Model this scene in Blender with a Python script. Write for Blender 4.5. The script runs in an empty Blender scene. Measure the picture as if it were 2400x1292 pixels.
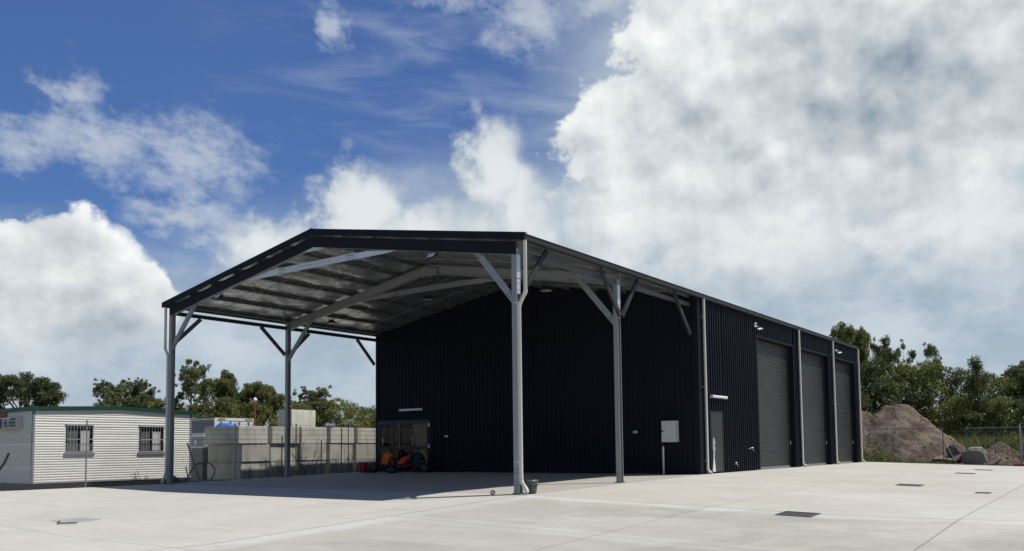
import bpy, bmesh, math, random
from mathutils import Vector, Matrix
from math import sin, cos, pi, sqrt, radians

# ---------------------------------------------------------------- basics
SC = bpy.context.scene
COL = SC.collection
R = random.Random(7)

def tag(o, label=None, cat=None, group=None, kind=None):
    if label: o['label'] = label
    if cat: o['category'] = cat
    if group: o['group'] = group
    if kind: o['kind'] = kind
    return o

def thing(name, label, cat, loc=(0, 0, 0), rz=0.0, group=None):
    o = bpy.data.objects.new(name, None)
    o.empty_display_size = 0.2
    COL.objects.link(o)
    o.location = loc
    o.rotation_euler = (0, 0, rz)
    return tag(o, label, cat, group)

def V(a): return Vector(a)

class MB:
    """collects faces, then links them as one mesh object"""
    def __init__(s): s.v = []; s.f = []; s.m = []; s.sm = []
    def add(s, vs, fs, mi=0, sm=False):
        b = len(s.v); s.v += [tuple(p) for p in vs]
        for f in fs:
            s.f.append([i + b for i in f]); s.m.append(mi); s.sm.append(sm)
    def quad(s, a, b, c, d, mi=0): s.add([a, b, c, d], [(0, 1, 2, 3)], mi)
    def box(s, x0, y0, z0, x1, y1, z1, mi=0):
        vs = [(x0,y0,z0),(x1,y0,z0),(x1,y1,z0),(x0,y1,z0),(x0,y0,z1),(x1,y0,z1),(x1,y1,z1),(x0,y1,z1)]
        s.add(vs, [(3,2,1,0),(4,5,6,7),(0,1,5,4),(1,2,6,5),(2,3,7,6),(3,0,4,7)], mi)
    def bbox(s, x0, y0, z0, x1, y1, z1, b=.01, mi=0):
        """box with chamfered edges"""
        bm = bmesh.new(); bmesh.ops.create_cube(bm, size=1)
        for q in bm.verts:
            q.co = Vector(((x0+x1)/2 + q.co.x*(x1-x0), (y0+y1)/2 + q.co.y*(y1-y0), (z0+z1)/2 + q.co.z*(z1-z0)))
        bmesh.ops.bevel(bm, geom=bm.edges[:], offset=b, segments=2, affect='EDGES', profile=.6)
        s.frombm(bm, mi)
    def frombm(s, bm, mi=0, sm=False, mat=None):
        bm.verts.ensure_lookup_table(); bm.verts.index_update()
        s.add([(mat @ q.co if mat else q.co) for q in bm.verts], [[q.index for q in f.verts] for f in bm.faces], mi, sm)
        bm.free()
    def prof(s, p0, p1, pr, side, up, mi=0, caps=True):
        """extrude the closed 2D profile pr [(side, up)] from p0 to p1"""
        p0, p1, side, up = V(p0), V(p1), V(side).normalized(), V(up).normalized()
        n = len(pr)
        vs = [p0 + side*a + up*b for a, b in pr] + [p1 + side*a + up*b for a, b in pr]
        fs = [(i, (i+1) % n, n + (i+1) % n, n + i) for i in range(n)]
        if caps: fs += [tuple(range(n))[::-1], tuple(range(n, 2*n))]
        s.add(vs, fs, mi)
    def bar(s, p0, p1, w, h, up=(0, 0, 1), mi=0):
        p0, p1 = V(p0), V(p1); d = (p1-p0).normalized()
        side = d.cross(V(up)).normalized(); u = side.cross(d)
        s.prof(p0, p1, [(-w/2,-h/2),(w/2,-h/2),(w/2,h/2),(-w/2,h/2)], side, u, mi)
    def tube(s, pts, r, n=8, mi=0, sm=True, caps=True):
        pts = [V(p) for p in pts]; rings = []; ref = None
        rr = r if isinstance(r, (list, tuple)) else [r]*len(pts)
        for i, p in enumerate(pts):
            t = ((pts[min(i+1, len(pts)-1)] - p).normalized() + (p - pts[max(i-1, 0)]).normalized())
            if t.length < 1e-6: t = pts[-1]-pts[0]
            t.normalize()
            if ref is None:
                ref = t.cross(Vector((0, 0, 1)) if abs(t.z) < .9 else Vector((1, 0, 0))).normalized()
            ref = (ref - t*ref.dot(t)).normalized(); b = t.cross(ref)
            rings.append([p + (ref*cos(2*pi*k/n) + b*sin(2*pi*k/n))*rr[i] for k in range(n)])
        vs = [q for rg in rings for q in rg]; fs = []
        for i in range(len(pts)-1):
            for k in range(n):
                fs.append((i*n+k, i*n+(k+1) % n, (i+1)*n+(k+1) % n, (i+1)*n+k))
        s.add(vs, fs, mi, sm)
        if caps:
            s.add(rings[0], [tuple(range(n))[::-1]], mi); s.add(rings[-1], [tuple(range(n))], mi)
    def lathe(s, c, pr, n=16, mi=0, sm=True, axis='z'):
        c = V(c); vs = []
        for r, z in pr:
            for k in range(n):
                a = 2*pi*k/n
                q = (r*cos(a), r*sin(a), z)
                if axis == 'x': q = (z, q[0], q[1])
                if axis == 'y': q = (q[0], z, q[1])
                vs.append(c + V(q))
        fs = [(i*n+k, i*n+(k+1) % n, (i+1)*n+(k+1) % n, (i+1)*n+k) for i in range(len(pr)-1) for k in range(n)]
        s.add(vs, fs, mi, sm)
    def build(s, name, mats, parent=None, org=None):
        """vertices are world coordinates; stored relative to the thing's base"""
        if parent is not None:
            r = parent
            while r.parent: r = r.parent
            org = r.location
            mw = Matrix.LocRotScale(r.location, r.rotation_euler, None).inverted()
            vs = [mw @ V(p) for p in s.v]
        else:
            org = V(org) if org is not None else (V(s.v[0]) if s.v else Vector())
            vs = [V(p) - org for p in s.v]
        me = bpy.data.meshes.new(name)
        me.from_pydata(vs, [], s.f)
        if not isinstance(mats, (list, tuple)): mats = [mats]
        for m in mats: me.materials.append(m)
        me.polygons.foreach_set('material_index', s.m)
        me.polygons.foreach_set('use_smooth', s.sm)
        me.update()
        o = bpy.data.objects.new(name, me); COL.objects.link(o)
        if parent is not None: o.parent = parent
        else: o.location = org
        return o

def base_org(mb):
    xs = [p[0] for p in mb.v]; ys = [p[1] for p in mb.v]; zs = [p[2] for p in mb.v]
    return ((min(xs)+max(xs))/2, (min(ys)+max(ys))/2, min(zs))

def copy_tree(o, parent=None):
    c = o.copy(); COL.objects.link(c); c.parent = parent
    for ch in [k for k in bpy.data.objects if k.parent == o]: copy_tree(ch, c)
    return c

# ---------------------------------------------------------------- node expressions
class NT:
    def __init__(s, tree): s.t = tree; s.n = tree.nodes; s.l = tree.links
    def new(s, typ, **kw):
        n = s.n.new(typ)
        for k, v in kw.items(): setattr(n, k, v)
        return n
    def put(s, sock, val):
        if isinstance(val, X): s.l.new(val.s, sock)
        elif isinstance(val, bpy.types.NodeSocket): s.l.new(val, sock)
        else:
            if sock.type == 'RGBA' and len(val) == 3: val = (*val, 1)
            sock.default_value = val
    def math(s, op, a, b=None, c=None, clamp=False):
        n = s.new('ShaderNodeMath', operation=op, use_clamp=clamp)
        s.put(n.inputs[0], a)
        if b is not None: s.put(n.inputs[1], b)
        if c is not None: s.put(n.inputs[2], c)
        return X(s, n.outputs[0])
    def ss(s, lo, hi, v, a=0., b=1.):
        n = s.new('ShaderNodeMapRange', interpolation_type='SMOOTHSTEP')
        s.put(n.inputs[0], v); s.put(n.inputs[1], lo); s.put(n.inputs[2], hi); s.put(n.inputs[3], a); s.put(n.inputs[4], b)
        return X(s, n.outputs[0])
    def noise(s, vec, scale, detail=4., rough=.5, dist=0.):
        n = s.new('ShaderNodeTexNoise')
        s.put(n.inputs['Vector'], vec)
        n.inputs['Scale'].default_value = scale; n.inputs['Detail'].default_value = detail
        n.inputs['Roughness'].default_value = rough; n.inputs['Distortion'].default_value = dist
        return X(s, n.outputs[0])
    def voro(s, vec, scale):
        n = s.new('ShaderNodeTexVoronoi'); s.put(n.inputs['Vector'], vec); n.inputs['Scale'].default_value = scale
        return X(s, n.outputs['Distance'])
    def mix(s, f, a, b, mode='MIX'):
        n = s.new('ShaderNodeMix', data_type='RGBA', blend_type=mode)
        s.put(n.inputs[0], f); s.put(n.inputs[6], a); s.put(n.inputs[7], b)
        return X(s, n.outputs[2])
    def xyz(s, x, y, z=0.):
        n = s.new('ShaderNodeCombineXYZ'); s.put(n.inputs[0], x); s.put(n.inputs[1], y); s.put(n.inputs[2], z)
        return X(s, n.outputs[0])
    def sep(s, v):
        n = s.new('ShaderNodeSeparateXYZ'); s.put(n.inputs[0], v)
        return [X(s, o) for o in n.outputs]
    def vmath(s, op, a, b):
        n = s.new('ShaderNodeVectorMath', operation=op); s.put(n.inputs[0], a); s.put(n.inputs[1], b)
        return X(s, n.outputs[0])
class X:
    def __init__(s, nt, sock): s.nt = nt; s.s = sock
    def __add__(s, o): return s.nt.math('ADD', s, o)
    __radd__ = __add__
    def __sub__(s, o): return s.nt.math('SUBTRACT', s, o)
    def __rsub__(s, o): return s.nt.math('SUBTRACT', o, s)
    def __mul__(s, o): return s.nt.math('MULTIPLY', s, o)
    __rmul__ = __mul__
    def __truediv__(s, o): return s.nt.math('DIVIDE', s, o)
    def max(s, o): return s.nt.math('MAXIMUM', s, o)
    def min(s, o): return s.nt.math('MINIMUM', s, o)
    def abs(s): return s.nt.math('ABSOLUTE', s)
    def clamp(s): return s.nt.math('ADD', s, 0., clamp=True)
    def pow(s, e): return s.nt.math('POWER', s, e)

def newmat(name):
    m = bpy.data.materials.new(name); m.use_nodes = True
    nt = NT(m.node_tree); bs = m.node_tree.nodes['Principled BSDF']
    return m, nt, bs

def pm(name, col, rough=.5, metal=0., var=.12, scale=3., fine=40., bump=0., bscale=60., spec=.5, coat=0.):
    """plain painted/cast surface with uneven colour, roughness and fine relief"""
    m, nt, bs = newmat(name)
    pos = nt.new('ShaderNodeNewGeometry').outputs['Position']
    n1 = nt.noise(pos, scale, 5., .6); n2 = nt.noise(pos, fine, 3., .6)
    k = (n1 - .5)*(2*var) + (n2 - .5)*var + 1.
    c = nt.mix(1., nt.xyz(k, k, k), (*col, 1), 'MULTIPLY')
    nt.put(bs.inputs['Base Color'], c)
    nt.put(bs.inputs['Roughness'], ((n1 - .5)*.25 + rough).clamp())
    bs.inputs['Metallic'].default_value = metal
    bs.inputs['Specular IOR Level'].default_value = spec
    bs.inputs['Coat Weight'].default_value = coat
    if bump:
        b = nt.new('ShaderNodeBump'); b.inputs['Strength'].default_value = bump; b.inputs['Distance'].default_value = .02
        nt.put(b.inputs['Height'], nt.noise(pos, bscale, 4., .6)); nt.l.new(b.outputs[0], bs.inputs['Normal'])
    return m

# ---------------------------------------------------------------- materials
M = {}
M['navy'] = pm('navy_cladding', (.0110, .0125, .0215), .5, var=.10, scale=.7, spec=.10)
M['navy_trim'] = pm('navy_trim', (.012, .013, .019), .5, var=.08, spec=.12)
M['charcoal'] = pm('charcoal_door', (.034, .035, .038), .38, var=.10, scale=1.2, spec=.35)
M['darkgrey'] = pm('dark_grey_paint', (.036, .036, .041), .5, var=.1, spec=.2)
M['galv'] = pm('galvanised_steel', (.30, .315, .32), .45, metal=.45, var=.16, scale=6., fine=90.)
M['galv_dull'] = pm('dull_galvanised_steel', (.13, .14, .15), .5, metal=.5, var=.2, scale=5., fine=70.)
M['galv_bright'] = pm('bright_galvanised_plate', (.66, .70, .74), .4, metal=.5, var=.1)
M['pvc'] = pm('cream_pvc', (.62, .61, .55), .4, var=.06, scale=2.)
M['black'] = pm('black_plastic', (.012, .012, .013), .45, var=.1)
M['bolt'] = pm('dark_bolt', (.10, .10, .11), .5, metal=.6)
M['stamp'] = pm('grey_ink', (.12, .13, .15), .6)
M['white'] = pm('white_plastic', (.72, .73, .74), .35, var=.04)
M['lens'] = pm('frosted_lens', (.78, .80, .82), .25, var=.03)
M['lens_shaded'] = pm('shaded_lens', (.30, .31, .32), .3, var=.05)  # shaded copy of the frosted lens, darkness put into the colour
M['boxgrey'] = pm('light_grey_enamel', (.56, .58, .56), .4, var=.05)
M['yellow'] = pm('yellow_label', (.55, .47, .03), .5)
M['sheetwhite'] = pm('off_white_siding', (.84, .83, .78), .5, var=.07, scale=1.5)
M['green'] = pm('dark_green_paint', (.012, .060, .040), .4, var=.1)
M['greytrim'] = pm('grey_trim', (.22, .23, .25), .5)
M['curtain'] = pm('pale_curtain', (.62, .62, .60), .9, var=.12, scale=4.)
M['curtain_dim'] = pm('grey_net_curtain', (.13, .13, .135), .9, var=.2, scale=6.)
M['orange'] = pm('orange_hivis', (.80, .15, .02), .85, var=.15, scale=6.)
M['redorange'] = pm('red_orange_hivis', (.72, .06, .02), .85, var=.15, scale=6.)
M['skin'] = pm('skin', (.42, .24, .17), .6)
M['workdark'] = pm('dark_workwear', (.018, .02, .03), .9, var=.2, scale=8.)
M['hair'] = pm('dark_hair', (.02, .014, .01), .7)
M['red'] = pm('red_plastic', (.30, .02, .025), .5, var=.15)
M['faded_red'] = pm('faded_red_plastic', (.40, .06, .06), .6, var=.2)
M['blue_tarp'] = pm('blue_tarp', (.02, .14, .55), .45, var=.15, scale=5., bump=.6, bscale=9.)
M['lilac'] = pm('faded_lilac_sheet', (.13, .13, .19), .5, var=.15)
M['contgrey'] = pm('blue_grey_container_paint', (.30, .33, .38), .55, var=.12, scale=1.)
M['contwhite'] = pm('white_container_paint', (.74, .75, .76), .5, var=.07, scale=1.5)
M['rustred'] = pm('red_oxide_paint', (.30, .06, .045), .6, var=.2)
M['rustboard'] = pm('rusty_orange_board', (.34, .15, .05), .75, var=.35, scale=6.)
M['twig'] = pm('dry_twig', (.14, .11, .08), .9, var=.25, scale=9.)
M['drystem'] = pm('dry_weed', (.17, .16, .08), .9, var=.3, scale=9.)
M['rubber'] = pm('black_poly_pipe', (.014, .014, .015), .4)
M['rubble'] = pm('broken_concrete', (.23, .21, .18), .95, var=.35, scale=3., fine=25., bump=.8, bscale=14.)
M['rock'] = pm('brown_rock', (.13, .105, .09), .95, var=.4, scale=3., bump=.8, bscale=10.)
M['wire'] = pm('galvanised_wire', (.30, .31, .32), .5, metal=.4)
M['darkpost'] = pm('dark_steel_post', (.10, .10, .10), .6)
M['clear_film'] = pm('white_plastic_film', (.75, .76, .78), .25, var=.1, scale=10., bump=.5, bscale=30.)
M['binbag'] = pm('grey_liner_film', (.085, .10, .10), .22, var=.5, scale=12., bump=.9, bscale=26.)
M['brick'] = pm('greenish_block', (.20, .21, .18), .9, var=.2, scale=4.)

m, nt, bs = newmat('glass_pane')
bs.inputs['Base Color'].default_value = (.006, .007, .009, 1); bs.inputs['Roughness'].default_value = .03
M['glass'] = m

# foil faced roof blanket, slightly creased
m, nt, bs = newmat('roof_foil')
pos = nt.new('ShaderNodeNewGeometry').outputs['Position']
n1 = nt.noise(pos, 1.3, 4., .55); n2 = nt.noise(pos, 9., 4., .6)
k = (n1-.5)*.50 + .54
nt.put(bs.inputs['Base Color'], nt.xyz(k*.97, k*1.0, k*1.05)); bs.inputs['Metallic'].default_value = .85
nt.put(bs.inputs['Roughness'], (n2-.5)*.3 + .30)
b = nt.new('ShaderNodeBump'); b.inputs['Strength'].default_value = .55; b.inputs['Distance'].default_value = .06
nt.put(b.inputs['Height'], nt.noise(pos, 2.2, 3., .55, .6) + n2*.04); nt.l.new(b.outputs[0], bs.inputs['Normal'])
M['foil'] = m

# cast concrete blocks
def concrete_block_mat(name, col):
    m, nt, bs = newmat(name)
    pos = nt.new('ShaderNodeNewGeometry').outputs['Position']
    x, y, z = nt.sep(pos)
    streak = nt.noise(nt.xyz(x*3., y*3., z*.7), 1.6, 5., .65)
    pour = nt.noise(nt.xyz(x*.6, y*.6, z*7.), 1.2, 4., .6)
    pit = nt.ss(.62, .75, nt.noise(pos, 22., 3., .7))
    grime = nt.ss(.50, .68, nt.noise(nt.xyz(x*1.4, y*1.4, z*.35), 1.3, 5., .65))
    k = (streak-.5)*.85 + (pour-.5)*.55 + 1.02 - pit*.26 - grime*.22
    oi = nt.new('ShaderNodeObjectInfo').outputs['Random']
    k = k*((X(nt, oi)-.5)*.22 + 1.)
    nt.put(bs.inputs['Base Color'], nt.mix(1., nt.xyz(k, k, k*.98), (*col, 1), 'MULTIPLY'))
    bs.inputs['Roughness'].default_value = .92; bs.inputs['Specular IOR Level'].default_value = .25
    bp = nt.new('ShaderNodeBump'); bp.inputs['Strength'].default_value = .5; bp.inputs['Distance'].default_value = .01
    nt.put(bp.inputs['Height'], nt.noise(pos, 30., 4., .65) - pit*.6); nt.l.new(bp.outputs[0], bs.inputs['Normal'])
    return m
M['block'] = concrete_block_mat('cast_concrete', (.50, .49, .445))
M['block_pale'] = concrete_block_mat('pale_cast_concrete', (.60, .59, .53))

# yard slab: broom finished concrete, joints, paler bands by the joints
m, nt, bs = newmat('yard_concrete')
pos = nt.new('ShaderNodeNewGeometry').outputs['Position']
x, y, z = nt.sep(pos)
big = nt.noise(pos, .16, 5., .6, .4); mid = nt.noise(pos, .7, 5., .62, .3); fine = nt.noise(pos, 9., 4., .6); grit = nt.noise(pos, 70., 2., .5)
br1 = nt.noise(nt.xyz(x*.22, y*2.4, 0.), 1.7, 5., .65); br2 = nt.noise(nt.xyz(x*2.2, y*.25, 0.), 1.7, 5., .65)
wob = (nt.noise(pos, 1.1, 5., .65)-.5)
front = nt.math('LESS_THAN', y, 0.); right = nt.math('GREATER_THAN', x, 0.)
pfr = front*right                                  # front right pour
warm = (1.-front)*right                            # side yard pour
c0 = nt.mix(big, (.460, .447, .398, 1), (.512, .499, .448, 1))         # left pour
c1 = nt.mix(nt.ss(.35, .65, big + wob*.25), (.372, .362, .318, 1), (.445, .433, .384, 1))
c2 = nt.mix(nt.ss(.38, .62, big + wob*.3), (.455, .436, .384, 1), (.490, .478, .440, 1))
col = nt.mix(pfr, nt.mix(warm, c0, c2), c1)
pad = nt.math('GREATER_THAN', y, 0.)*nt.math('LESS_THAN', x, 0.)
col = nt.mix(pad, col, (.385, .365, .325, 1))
pale = pfr*(1. - nt.ss(.35, .75, x.min(y*-1.) + wob*.9)) 
pale = pale*.75
pale = pale.max(pfr*(1. - nt.ss(.2, .5, (y + 4.48).abs() + wob*.7))*.35)
col = nt.mix(pale, col, (.535, .53, .505, 1))
k = (mid-.5)*.22 + (fine-.5)*.13 + (grit-.5)*.08 + (br1-.5)*.24 + (br2-.5)*.10 + 1.
stain = nt.ss(.60, .72, nt.noise(pos, .42, 6., .7, 1.2))
k = k - stain*.08
patch = nt.ss(.47, .52, nt.noise(pos, .23, 5., .6, .8)); k = k - patch*(pfr*.075 + .03)
drip = nt.ss(.56, .70, nt.noise(nt.xyz(x*.35, y*1.5, 3.), .9, 6., .7, .6)); k = k - drip*.05
tyre = nt.noise(pos, 2.2, 4., .65)
arc = nt.math('SQRT', (x+6.)*(x+6.) + (y+22.)*(y+22.))
for rad in (19.2, 20.9, 24.6, 26.2):
    k = k - (1. - nt.ss(.05, .17, (arc - rad).abs()))*nt.ss(.44, .64, tyre)*.055
arc = nt.math('SQRT', (x-24.)*(x-24.) + (y-8.)*(y-8.))
for rad in (17.4, 19.1):
    k = k - (1. - nt.ss(.05, .17, (arc - rad).abs()))*nt.ss(.44, .64, tyre)*.05
spots = nt.ss(.735, .77, nt.noise(pos, 2.6, 4., .7)); k = k - spots*.12
def joint(c, at, w, cut=None):
    d = (c - at + (nt.noise(pos, 3., 2., .5)-.5)*.006).abs()
    l = 1. - nt.ss(w*.5, w, d)
    return l if cut is None else l*cut
J = joint(x, 0., .024).max(joint(y, 0., .024))
saw = joint(y, -4.48, .014, pfr).max(joint(x, 4.56, .014, right)).max(joint(x, 9.1, .018, right)).max(joint(y, -9.0, .014))
saw = saw.max(joint(x, -7.5, .008)).max(joint(y, 5., .008, 1.-right)).max(joint(y, 15., .006, right)).max(joint(x, 13.7, .01)).max(joint(y, -13.5, .01))
k = k*(1. - J*.66)*(1. - saw*.46)
nt.put(bs.inputs['Base Color'], nt.mix(1., nt.xyz(k, k, k), col, 'MULTIPLY'))
nt.put(bs.inputs['Roughness'], (mid-.5)*.3 + .78); bs.inputs['Specular IOR Level'].default_value = .3
bp = nt.new('ShaderNodeBump'); bp.inputs['Strength'].default_value = .25; bp.inputs['Distance'].default_value = .006
nt.put(bp.inputs['Height'], grit + fine*.6 + br1*.6 - J*3.); nt.l.new(bp.outputs[0], bs.inputs['Normal'])
M['yard'] = m

# bare earth with patchy grass for the land around
m, nt, bs = newmat('earth')
pos = nt.new('ShaderNodeNewGeometry').outputs['Position']
g = nt.ss(.42, .58, nt.noise(pos, .25, 6., .65)); f = nt.noise(pos, 6., 5., .7)
c = nt.mix(g, (.16, .125, .09, 1), (.055, .075, .025, 1)); k = (f-.5)*1.1 + 1.
nt.put(bs.inputs['Base Color'], nt.mix(1., nt.xyz(k, k, k), c, 'MULTIPLY')); bs.inputs['Roughness'].default_value = 1.
bp = nt.new('ShaderNodeBump'); bp.inputs['Strength'].default_value = .8; bp.inputs['Distance'].default_value = .08
nt.put(bp.inputs['Height'], f); nt.l.new(bp.outputs[0], bs.inputs['Normal'])
M['earth'] = m

# spoil heap
m, nt, bs = newmat('spoil')
pos = nt.new('ShaderNodeNewGeometry').outputs['Position']
isl = nt.new('ShaderNodeNewGeometry').outputs['Random Per Island']
a = nt.noise(pos, .9, 5., .65); f = nt.noise(pos, 5., 6., .75)
c = nt.mix(nt.ss(.35, .65, a), (.088, .068, .054, 1), (.180, .142, .116, 1))
c = nt.mix(nt.ss(.60, .70, nt.noise(pos, .6, 4., .6))*.5, c, (.07, .085, .035, 1))
k = (f-.5)*.9 + (nt.noise(pos, 13., 5., .75)-.5)*2.0 + (X(nt, isl)-.5)*.30 + 1.08
nt.put(bs.inputs['Base Color'], nt.mix(1., nt.xyz(k, k, k), c, 'MULTIPLY')); bs.inputs['Roughness'].default_value = 1.
bs.inputs['Specular IOR Level'].default_value = .1
bp = nt.new('ShaderNodeBump'); bp.inputs['Strength'].default_value = 1.; bp.inputs['Distance'].default_value = .06
nt.put(bp.inputs['Height'], f); nt.l.new(bp.outputs[0], bs.inputs['Normal'])
M['spoil'] = m

def leaf_mat(name, dark, light, hue=0.):
    m = bpy.data.materials.new(name); m.use_nodes = True
    nt = NT(m.node_tree); n = m.node_tree.nodes; n.clear()
    out = n.new('ShaderNodeOutputMaterial')
    geo = n.new('ShaderNodeNewGeometry')
    rnd = X(nt, geo.outputs['Random Per Island'])
    cl = nt.noise(geo.outputs['Position'], .55, 3., .6)
    f = ((cl-.5)*1.7 + (rnd-.5)*.8 + .5).clamp()
    c = nt.mix(f, (*dark, 1), (*light, 1))
    d = n.new('ShaderNodeBsdfPrincipled'); d.inputs['Roughness'].default_value = .5; d.inputs['Specular IOR Level'].default_value = .3
    t = n.new('ShaderNodeBsdfTranslucent'); mx = n.new('ShaderNodeMixShader'); mx.inputs[0].default_value = .40
    nt.put(d.inputs['Base Color'], c); nt.put(t.inputs['Color'], c)
    nt.l.new(d.outputs[0], mx.inputs[1]); nt.l.new(t.outputs[0], mx.inputs[2]); nt.l.new(mx.outputs[0], out.inputs[0])
    return m
M['leaf_gum'] = leaf_mat('gum_leaf', (.075, .095, .040), (.260, .285, .135))
M['leaf_wattle'] = leaf_mat('wattle_leaf', (.070, .090, .026), (.250, .275, .085))
M['leaf_dark'] = leaf_mat('dark_leaf', (.045, .062, .025), (.165, .195, .080))
M['leaf_yel'] = leaf_mat('olive_leaf', (.095, .112, .028), (.290, .310, .085))
M['grass'] = leaf_mat('grass_blade', (.10, .135, .030), (.33, .36, .12))
M['bark'] = pm('pale_bark', (.22, .20, .175), .9, var=.3, scale=4.)
M['bark_dark'] = pm('dark_bark', (.07, .06, .05), .9, var=.3, scale=4.)

# ---------------------------------------------------------------- ground
def clip(a, lo, hi): return max(lo, min(hi, a))
def gz(x, y):
    """fall of the yard slab towards its drain lines"""
    a = -.16*clip((10-y)/10, 0, 1)
    fx = -.03*clip(x, 0, 7) + .01*clip(x-9, 0, 99)
    w = clip((x+15)/12, 0, 1)
    fy = (-.04*clip(-y, 0, 8.5) + .012*clip(-y-8.5, 0, 99))*w
    return a + fx + fy

mb = MB()
xs = [-15.25] + [-15+i for i in range(16)] + [i+1 for i in range(45)]
ys = [-50+i for i in range(41)] + [-9, -8.5] + [-8+i for i in range(39)] + [31.3]
ys = sorted(set(ys))
nx = len(xs)
mb.add([(x, y, gz(x, y)) for y in ys for x in xs],
       [(j*nx+i, j*nx+i+1, (j+1)*nx+i+1, (j+1)*nx+i) for j in range(len(ys)-1) for i in range(nx-1)], 0, True)
for j in range(len(ys)-1):                       # slab edge faces
    for x in (xs[0], xs[-1]):
        a, b = ys[j], ys[j+1]
        mb.quad((x, a, -1.2), (x, b, -1.2), (x, b, gz(x, b)), (x, a, gz(x, a)))
for i in range(nx-1):
    for y in (ys[0], ys[-1]):
        a, b = xs[i], xs[i+1]
        mb.quad((a, y, -1.2), (b, y, -1.2), (b, y, gz(b, y)), (a, y, gz(a, y)))
tag(mb.build('pavement', M['yard'], org=(0, 0, 0)), kind='structure')

mb = MB()
S = 900
hole = (-15.1, 44.9, -49.9, 31.2)                 # earth stops under the slab edge
zt = -.33
def gq(x0, y0, x1, y1): mb.quad((x0, y0, zt), (x1, y0, zt), (x1, y1, zt), (x0, y1, zt))
gq(-S, -S, S, hole[2]); gq(-S, hole[3], S, S); gq(-S, hole[2], hole[0], hole[3]); gq(hole[1], hole[2], S, hole[3])
tag(mb.build('ground', M['earth'], org=(0, 0, zt)), kind='structure')

# ---------------------------------------------------------------- the shed
W, YB, YE = 14.92, 9.98, 29.96
GX = .15
TAN = .1739
XM = -W/2
def zr(x): return 5.97 + TAN*min(GX-x, x+W+GX)    # top of roof sheet
shed = thing('steel_shed', 'large navy steel shed with an open gable awning on galvanised columns', 'shed', (XM, 15, 0))

def ribs(p0, along, up_len0, up_len1, length, outv, mi, mb, pitch=.2, hgt=.046, z0=.02, ztop=None):
    """vertical ribbed cladding starting at p0, running along a horizontal unit vector"""
    p0, along, outv = V(p0), V(along), V(outv)
    prof = [(0, 0), (.098, 0), (.112, hgt), (.180, hgt), (.194, 0)]
    pts = []; s = 0.
    while s < length - 1e-6:
        for a, o in prof:
            if s + a <= length: pts.append((s+a, o))
        s += pitch
    pts.append((length, 0))
    vs = []
    for a, o in pts:
        q = p0 + along*a + outv*o
        vs.append((q.x, q.y, up_len0(q)))
        vs.append((q.x, q.y, up_len1(q)))
    n = len(pts)
    mb.add(vs, [(2*i, 2*i+2, 2*i+3, 2*i+1) for i in range(n-1)], mi)

D1 = [(15.42, 19.66), (20.72, 24.80), (25.56, 29.42)]
DH = 5.09
wz0 = lambda q: .02
wtop = lambda q: 5.93
# right side wall, with the three big openings and the small door
mb = MB()
ribs((0, YB+.02, 0), (0, 1, 0), wz0, wtop, 10.82-YB-.02, (1, 0, 0), 0, mb)
ribs((0, 10.84, 0), (0, 1, 0), lambda q: 2.14, wtop, 1.06, (1, 0, 0), 0, mb)
ribs((0, 11.92, 0), (0, 1, 0), wz0, wtop, D1[0][0]-.06-11.92, (1, 0, 0), 0, mb)
for a, b in D1: ribs((0, a-.06, 0), (0, 1, 0), lambda q: DH+.06, wtop, b-a+.12, (1, 0, 0), 0, mb)
for a, b in ((19.72, 20.66), (24.86, 25.50), (29.48, YE)): ribs((0, a, 0), (0, 1, 0), wz0, wtop, b-a, (1, 0, 0), 0, mb)
mb.build('wall', M['navy'], shed)
# end wall under the awning
mb = MB(); etop = lambda q: zr(q.x)-.06; EH = .030
ribs((-W, YB, 0), (1, 0, 0), wz0, etop, .10, (0, -1, 0), 0, mb, hgt=EH)
ribs((-14.80, YB, 0), (1, 0, 0), lambda q: 2.12, etop, 2.96, (0, -1, 0), 0, mb, hgt=EH)
ribs((-11.84, YB, 0), (1, 0, 0), wz0, etop, 11.84, (0, -1, 0), 0, mb, hgt=EH)
mb.build('wall', M['navy'], shed)
mb = MB()
ribs((-W, YB, 0), (0, 1, 0), wz0, wtop, YE-YB, (-1, 0, 0), 0, mb)
mb.build('wall', M['navy'], shed)
mb = MB()
ribs((-W, YE, 0), (1, 0, 0), wz0, etop, W, (0, 1, 0), 0, mb)
mb.build('wall', M['navy'], shed)
# corner and opening flashings
for x, y, sx, sy in ((0, YB, 1, -1), (-W, YB, -1, -1), (0, YE, 1, 1), (-W, YE, -1, 1)):
    mb = MB(); xi, yi = x-sx*.10, y-sy*.10; xo_, yo_ = x+sx*.045, y+sy*.045; tt = .006
    pts = [(xi, yo_), (xo_, yo_), (xo_, yi), (xo_-sx*tt, yi), (xo_-sx*tt, yo_-sy*tt), (xi, yo_-sy*tt)]
    mb.prof((0, 0, .01), (0, 0, 5.88), pts, (1, 0, 0), (0, 1, 0)); mb.build('corner_flashing', M['navy_trim'], shed)
for a, b in D1:
    for q in ((-.26, a-.075, .012, .045, a, DH+.075), (-.26, b, .012, .045, b+.075, DH+.075), (-.26, a, DH, .043, b, DH+.073)):
        mb = MB(); mb.box(*q); mb.build('door_flashing', M['navy_trim'], shed)
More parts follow.
